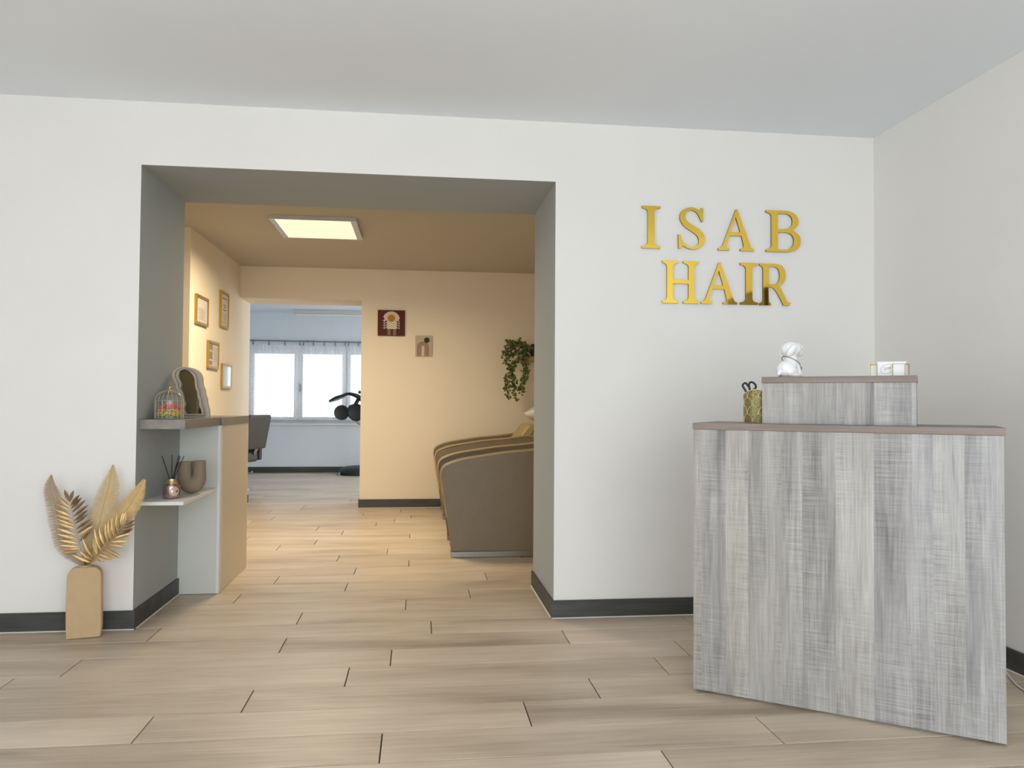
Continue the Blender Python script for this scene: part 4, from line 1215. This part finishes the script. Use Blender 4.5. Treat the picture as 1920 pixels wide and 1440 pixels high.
def cvp(u, v, d=.0206): return Vector((a.x + w_ * u, YM - d, b.z + h_ * (1 - v)))


arch = [cvp(.5 - .325 * 1, .96)] if False else []
arch = [cvp(.5 + .31 * math.cos(w), .36 - .31 * math.sin(w)) for w in [PI * s / 20 for s in range(21)]] + [cvp(.19, .74), cvp(.81, .74)]
MB().prism(arch, (0, .0004, 0)).build('arch_print', M_cream, cv)
MB().prism([cvp(.5 + .14 * math.cos(w), .315 + .14 * math.sin(w), .0211) for w in [2 * PI * s / 28 for s in range(28)]], (0, .0004, 0)).build('sun_print', M_ochre, cv)


def pleaf(mb, u, v, ang_, L_, W2, d):
    ca_, sa_ = math.cos(ang_), math.sin(ang_)
    P2 = []
    for s, wd_ in ((0, 0), (.3, 1), (.65, .8), (1, 0), (.65, -.8), (.3, -1)):
        P2.append(cvp(u + ca_ * L_ * s - sa_ * W2 * wd_, v - (sa_ * L_ * s + ca_ * W2 * wd_), d))
    mb.prism(P2, (0, .0003, 0))


for u, sg, top in ((.24, 1, .40), (.79, -1, .45)):
    pl = MB()
    pl.prism([cvp(u - .006, .98, .0215), cvp(u + .006, .98, .0215), cvp(u + .006 - sg * .02, top, .0215), cvp(u - .006 - sg * .02, top, .0215)], (0, .0003, 0))
    for i in range(6):
        v = .96 - i * .092
        pleaf(pl, u, v, math.radians(40), .15, .03, .0216); pleaf(pl, u, v, math.radians(140), .14, .03, .0216)
    pleaf(pl, u - sg * .02, top, math.radians(95), .13, .03, .0216)
    pl.build('dark_leaf_print', M_plum, cv)
for u in (.42, .62):
    pl = MB()
    pl.prism([cvp(u - .008, .98, .0217), cvp(u + .008, .98, .0217), cvp(u + .005, .78, .0217), cvp(u - .005, .78, .0217)], (0, .0003, 0))
    for i in range(3):
        v = .97 - i * .065
        pleaf(pl, u, v, math.radians(45), .10, .02, .0218); pleaf(pl, u, v, math.radians(135), .10, .02, .0218)
    pleaf(pl, u, .80, math.radians(90), .07, .02, .0218)
    pl.build('mauve_leaf_print', M_mauve, cv)

a, b = at(779, 629, Y=YM - .02), at(810, 668, Y=YM - .02)
cv2 = thing('art_canvas', 'small linen canvas with brown rainbow arches and a dark green circle', 'picture', ((a.x + b.x) / 2, YM, b.z))
w_, h_ = b.x - a.x, a.z - b.z
bx('canvas', (a.x, YM - .018, b.z), (b.x, YM - .0005, a.z), M_linen, cv2)
for r0, r1, mm, d in ((.345, .315, M_brownp, .0186), (.30, .215, M_mauve, .0187), (.195, .17, M_brownp, .0188), (.15, .095, M_mauve, .0189), (.07, .0001, M_cream, .0190)):
    def half(rad):
        return [(.455 + rad * math.cos(w), .22 + .35 * 1.0 - (rad * math.sin(w)) * w_ / h_) for w in [PI * s / 14 for s in range(15)]]
    oo, ii = half(r0), half(r1)
    mb = MB()
    ol = [(.455 + r0, 1.0)] + oo + [(.455 - r0, 1.0)]; il = [(.455 + r1, 1.0)] + ii + [(.455 - r1, 1.0)]
    vs = [cvp(u, v - .005, d) for u, v in ol] + [cvp(u, v - .005, d) for u, v in il]; n = len(ol)
    mb.add(vs, [(i, i + 1, n + i + 1, n + i) for i in range(n - 1)]).build('arch_print', mm, cv2)
MB().prism([cvp(.68 + .165 * math.cos(w), .22 + .165 * w_ / h_ * math.sin(w), .0195) for w in [2 * PI * s / 26 for s in range(26)]], (0, .0004, 0)).build('circle_print', M_greenp, cv2)

# ------------------------------------------------------------------ wall shelf with trailing plant
sL = at(975, 668, Y=YM - .16)
zsh = sL.z
tag(bx('plant_shelf', (sL.x, YM - .18, zsh - .055), (sL.x + .75, YM - .0005, zsh), M_oak, bevel=.002, origin=(sL.x + .37, YM - .09, zsh - .055)),
    'oak wall shelf carrying the trailing plant', 'shelf')
pk = at(993.5, 645, Y=YM - .10)
tag(bx('black_box', (pk.x + .012, YM - .13, zsh + .0005), (pk.x + .14, YM - .04, pk.z), M_black, bevel=.012, origin=(pk.x + .07, YM - .1, zsh)), 'small black box on the oak shelf beside the trailing plant', 'box')
plant = thing('trailing_plant', 'green trailing plant hanging over the left end of the oak shelf', 'plant', (sL.x + .09, YM - .10, zsh))
pcx = sL.x + .09
MB().lathe([(.045, .0005), (.058, .10), (.062, .10), (.062, .108), (.054, .108), (.050, .085), (0, .085)], (pcx, YM - .10, zsh), 20).build('pot', M_dark, plant, smooth=40)
rp = random.Random(21); fol = MB(); stems = MB()


def pz(x, y, Y): return at(920 + x / 5.76, 610 + y / 5.76, Y=Y)


vines = [[(300, 300), (230, 230), (190, 300), (200, 420), (230, 520), (240, 560), (255, 640), (225, 660)], [(280, 300), (180, 260), (170, 330), (185, 430), (215, 490), (190, 560), (175, 640), (180, 720), (190, 780)],
         [(300, 320), (280, 360), (250, 430), (235, 560), (240, 650), (255, 740), (280, 800)], [(340, 300), (350, 380), (375, 440), (395, 500), (360, 560), (345, 620), (335, 680), (350, 730)],
         [(360, 280), (380, 330), (370, 470), (350, 560), (365, 600), (330, 660), (310, 700)], [(280, 260), (200, 200), (150, 290), (150, 410)], [(300, 250), (260, 190), (230, 170), (180, 165)], [(320, 250), (350, 200), (390, 220), (420, 250)], [(310, 260), (320, 190), (300, 150)],
         [(300, 300), (240, 320), (215, 480), (165, 560), (160, 640), (180, 700)], [(330, 300), (300, 340), (270, 400), (230, 470)]]
for i, vpx in enumerate(vines):
    Yv = YM - .19 - .03 * ((i * 7) % 4) / 3 - .01
    pts3 = [pz(x, y, Yv if k > 0 else YM - .10) for k, (x, y) in enumerate(vpx)]
    pts3[0] = Vector((pcx, YM - .10, zsh + .09))
    cv_ = catmull(pts3, 8)
    stems.tube(cv_, .0022, 5)
    for k in range(4, len(cv_), 1):
        for rep in range(2 if k % 2 else 1):
            p = cv_[k] + Vector((rp.uniform(-.022, .022), rp.uniform(-.02, .02), rp.uniform(-.012, .012)))
            if p.z < zsh + .03 and p.y > YM - .185 and p.x > sL.x - .02: p.y = YM - .20
            d = Vector((rp.uniform(-1, 1), rp.uniform(-1, .1), rp.uniform(-1.0, .4))).normalized()
            u_ = Vector((rp.uniform(-.5, .5), -1, rp.uniform(-.2, .8))).normalized()
            L_ = rp.uniform(.024, .036); s_ = d.cross(u_).normalized(); nn = s_.cross(d)
            fol.mi = 1 if rp.random() < (.25 + .4 * (k / len(cv_))) else 0
            w_2 = L_ * .40
            fol.add([p, p + d * L_ * .35 + s_ * w_2 + nn * .003, p + d * L_ * .75 + s_ * w_2 * .8 + nn * .003, p + d * L_, p + d * L_ * .75 - s_ * w_2 * .8 + nn * .003, p + d * L_ * .35 - s_ * w_2 + nn * .003, p + d * L_ * .5],
                    [(0, 1, 6), (1, 2, 6), (2, 3, 6), (3, 4, 6), (4, 5, 6), (5, 0, 6)])
for _ in range(150):
    x, y = rp.uniform(165, 420), rp.uniform(170, 340)
    if ((x - 295) / 140) ** 2 + ((y - 255) / 95) ** 2 > 1: continue
    p = pz(x, y, YM - .20 + rp.uniform(-.02, .05))
    if p.z < zsh + .03 and p.y > YM - .2: p.y = YM - .205
    d = Vector((rp.uniform(-1, 1), rp.uniform(-1, .1), rp.uniform(-1, .6))).normalized(); u_ = Vector((rp.uniform(-.5, .5), -1, .4)).normalized()
    L_ = rp.uniform(.026, .038); s_ = d.cross(u_).normalized(); fol.mi = 0 if rp.random() < .75 else 1
    fol.add([p, p + d * L_ * .4 + s_ * L_ * .42, p + d * L_, p + d * L_ * .4 - s_ * L_ * .42], [(0, 1, 2), (0, 2, 3)])
stems.build('stems', M_leaf, plant); fol.build('foliage', [M_leaf, M_leaf2], plant, kind='stuff', fix=False)

# ------------------------------------------------------------------ wash chairs
YA = 1.64
side_px = [(846.5, 1034), (838, 970), (826.5, 893), (828.5, 882), (835, 874), (848, 868), (868, 862), (900, 856.5), (950, 849), (1003, 844)]
prof = [at(x, y, Y=YA) for x, y in side_px]
prof = [Vector((p.x, 0, p.z)) for p in prof]
topl = catmull(prof[2:], 4)
slope = (prof[-1].z - prof[-2].z) / (prof[-1].x - prof[-2].x)
line = prof[:2] + topl + [Vector((-1.42, 0, prof[-1].z + .03)), Vector((-1.22, 0, prof[-1].z - .02))]
outl = line + [Vector((-1.15, 0, .04))]
X0w = -2.25; ZB = .042
CWD = .86; ARM = .13


def make_wash(label, Y0):
    t = thing('wash_chair', label, 'wash chair', (-1.72, Y0, 0), group='shampoo wash chairs in the middle room')
    sh_ = lambda d: Vector((0, Y0 + d, 0))
    for d in (0.0, CWD - ARM):
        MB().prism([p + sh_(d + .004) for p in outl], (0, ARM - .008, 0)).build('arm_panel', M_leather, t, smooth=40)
        for e in (.004, ARM - .004):
            MB().tube([p + sh_(d + e) for p in line[1:]], .0055, 6).build('piping', M_piping, t, smooth=70)
        bx('base_strip', (X0w - .001, Y0 + d + .0, .001), (-1.17, Y0 + d + ARM, ZB), M_steel, t, bevel=.002)
    ya, yb = Y0 + ARM + .002, Y0 + CWD - ARM - .002
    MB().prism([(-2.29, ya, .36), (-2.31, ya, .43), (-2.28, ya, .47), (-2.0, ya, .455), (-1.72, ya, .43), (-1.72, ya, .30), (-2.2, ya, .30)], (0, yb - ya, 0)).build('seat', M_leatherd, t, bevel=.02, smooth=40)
    MB().prism([(-1.76, ya, .44), (-1.43, ya, .88), (-1.40, ya, .915), (-1.355, ya, .915), (-1.33, ya, .87), (-1.56, ya, .40)], (0, yb - ya, 0)).build('backrest', M_olive, t, bevel=.025, seg=3, smooth=40)
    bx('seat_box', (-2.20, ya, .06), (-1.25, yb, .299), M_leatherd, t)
    # tilting ceramic basin behind the backrest
    yc_ = (ya + yb) / 2
    n = 28; ringsv = []; tilt = Matrix.Rotation(math.radians(-24), 3, 'Y')
    prof_b = [(.05, -.17), (.16, -.15), (.245, -.05), (.262, .0), (.255, .008), (.235, -.005), (.16, -.12), (.03, -.14)]
    vs = []
    for r_, h_2 in prof_b:
        for k in range(n):
            w = 2 * PI * k / n; c_ = Vector((r_ * math.cos(w), r_ * .92 * math.sin(w), h_2 + (.02 if math.cos(w) < -.3 and r_ > .2 else 0)))
            vs.append(Vector((-1.165, yc_, 1.105)) + tilt @ c_)
    fs = [(i * n + k, i * n + (k + 1) % n, (i + 1) * n + (k + 1) % n, (i + 1) * n + k) for i in range(len(prof_b) - 1) for k in range(n)]
    fs += [tuple(range(n)), tuple((len(prof_b) - 1) * n + k for k in range(n))]
    MB().add(vs, fs).build('basin', M_ceramic, t, smooth=60)
    MB().box((-1.22, yc_ - .12, .30), (-1.08, yc_ + .12, .96)).build('basin_column', M_black, t, bevel=.02)
    return t


make_wash('taupe leather wash chair nearest the opening, its side panel in full view', YA)
make_wash('taupe leather wash chair against the far wall, behind the nearer one', 3.50)

# ------------------------------------------------------------------ styling chair in the far salon
yk = 6.35
sc_c = at(466, 918, Z=0)
ck = thing('styling_chair', 'dark olive leather styling chair half hidden by the beige cabinet', 'chair', (-4.87, yk, 0), math.radians(68))
# local: +y is where the sitter looks (turned away to the left), back at -y
MB().lathe([(.27, 0.0005), (.27, .012), (.22, .02), (.06, .03), (.045, .05)], (0, 0, 0), 36).build('base_disc', M_chrome, ck, local=True, smooth=40)
MB().tube([(0, 0, .045), (0, 0, .33)], .03, 16).build('column', M_chrome, ck, local=True, smooth=40)
MB().box((-.25, -.23, .345), (.25, .27, .475)).build('seat', M_chair, ck, local=True, bevel=.03, seg=3)
MB().prism([(-.235, -.26, .52), (.235, -.26, .52), (.25, -.33, .93), (.22, -.34, .955), (-.22, -.34, .955), (-.25, -.33, .93)], (0, -.09, 0)).build('backrest', M_chair, ck, local=True, bevel=.02, seg=3)
for s in (-1, 1):
    MB().prism([(s * .255, -.24, .36), (s * .255, .25, .40), (s * .255, .27, .68), (s * .255, .22, .71), (s * .255, -.20, .80), (s * .255, -.26, .80)], (s * .07, 0, 0)).build('armrest', M_chair, ck, local=True, bevel=.018, seg=3)
    MB().tube([(s * .15, -.235, .44), (s * .15, -.29, .54)], .016, 8).build('back_bracket', M_chrome, ck, local=True)
MB().tube([(.03, -.03, .16), (.05, -.16, .19), (.06, -.27, .225)], .011, 8).build('pump_lever', M_chrome, ck, local=True, smooth=60)
MB().tube([(.10, .20, .36), (.10, .36, .22), (.10, .42, .16), (-.10, .42, .16), (-.10, .36, .22), (-.10, .20, .36)], .012, 8).build('footrest', M_chrome, ck, local=True, smooth=60)

# ------------------------------------------------------------------ hood dryer in the far salon
yy = 8.3
dr = thing('hair_processor', 'black hair processor with round pods by the far window', 'hair dryer', (-3.42, yy, 0))
MB().lathe([(.30, .001), (.305, .03), (.28, .09), (.20, .125), (.05, .14)], (-3.42, 8.42, 0), 32).build('base', M_dryer, dr, smooth=50)
MB().lathe([(.028, 0), (.028, .045)], (-3.70, 8.22, .0005), 12, 'Z').build('caster', M_dryer2, dr, smooth=50)
MB().tube(catmull([(-3.30, 8.42, .12), (-3.22, 8.42, .7), (-3.20, 8.40, 1.1), (-3.26, 8.36, 1.24), (-3.42, yy, 1.29)], 6), .024, 10).build('pole', M_dryer, dr, smooth=60)


def pod(px, py, rpx, nm):
    c = at(px, py, Y=yy); r_ = rpx * (yy + 4.018) / CF
    po = MB().lathe([(.3 * r_, -.03), (.92 * r_, -.022), (r_, 0), (r_, .035), (.9 * r_, .05), (.82 * r_, .045), (.3 * r_, .028), (0, .025)], c, 28, 'Y').build(nm, M_dryer, dr, smooth=50)
    MB().tube([(c.x + r_ * .99 * math.cos(2 * PI * s / 32), c.y - .02, c.z + r_ * .99 * math.sin(2 * PI * s / 32)) for s in range(33)], .006, 6).build('pod_rim', M_dryer2, po, smooth=60)
    return c


c1 = pod(641, 773.5, 13.5, 'pod'); c2 = pod(668.5, 773.5, 15.5, 'pod')
A_ = [(617, 753, 2.5), (628, 747.5, 4.5), (640, 743, 4.0), (652, 738.5, 3.4), (664, 740.5, 4.4), (675, 746, 5.5), (684, 755, 6)]
pa = [at(x, y, Y=yy - .03) for x, y, r in A_]; k_ = (yy + 4) / CF
ra = [v.x for v in catmull([(r * k_ * .8, 0, 0) for x, y, r in A_], 4)]
MB().tube(catmull(pa, 4), ra, 10, up=(0, 1, 0)).build('arm_cover', M_dryer, dr, smooth=60)
MB().tube([at(619, 753.5, Y=yy - .06), at(634, 748.5, Y=yy - .07), at(647, 744, Y=yy - .06)], [.008, .016, .008], 8).build('silver_trim', M_dryer2, dr, smooth=60)
MB().tube([at(672, 748, Y=yy), at(668, 756, Y=yy), at(664, 762, Y=yy)], .03, 10).build('pod_joint', M_dryer, dr, smooth=60)
MB().tube([at(652, 771, Y=yy), at(656, 762, Y=yy), at(670, 757, Y=yy)], .02, 10).build('pod_joint', M_dryer, dr, smooth=60)
MB().tube([at(667, 787, Y=yy), at(671, 793, Y=yy), at(678, 796, Y=yy)], .018, 8).build('pod_handle', M_dryer2, dr, smooth=60)
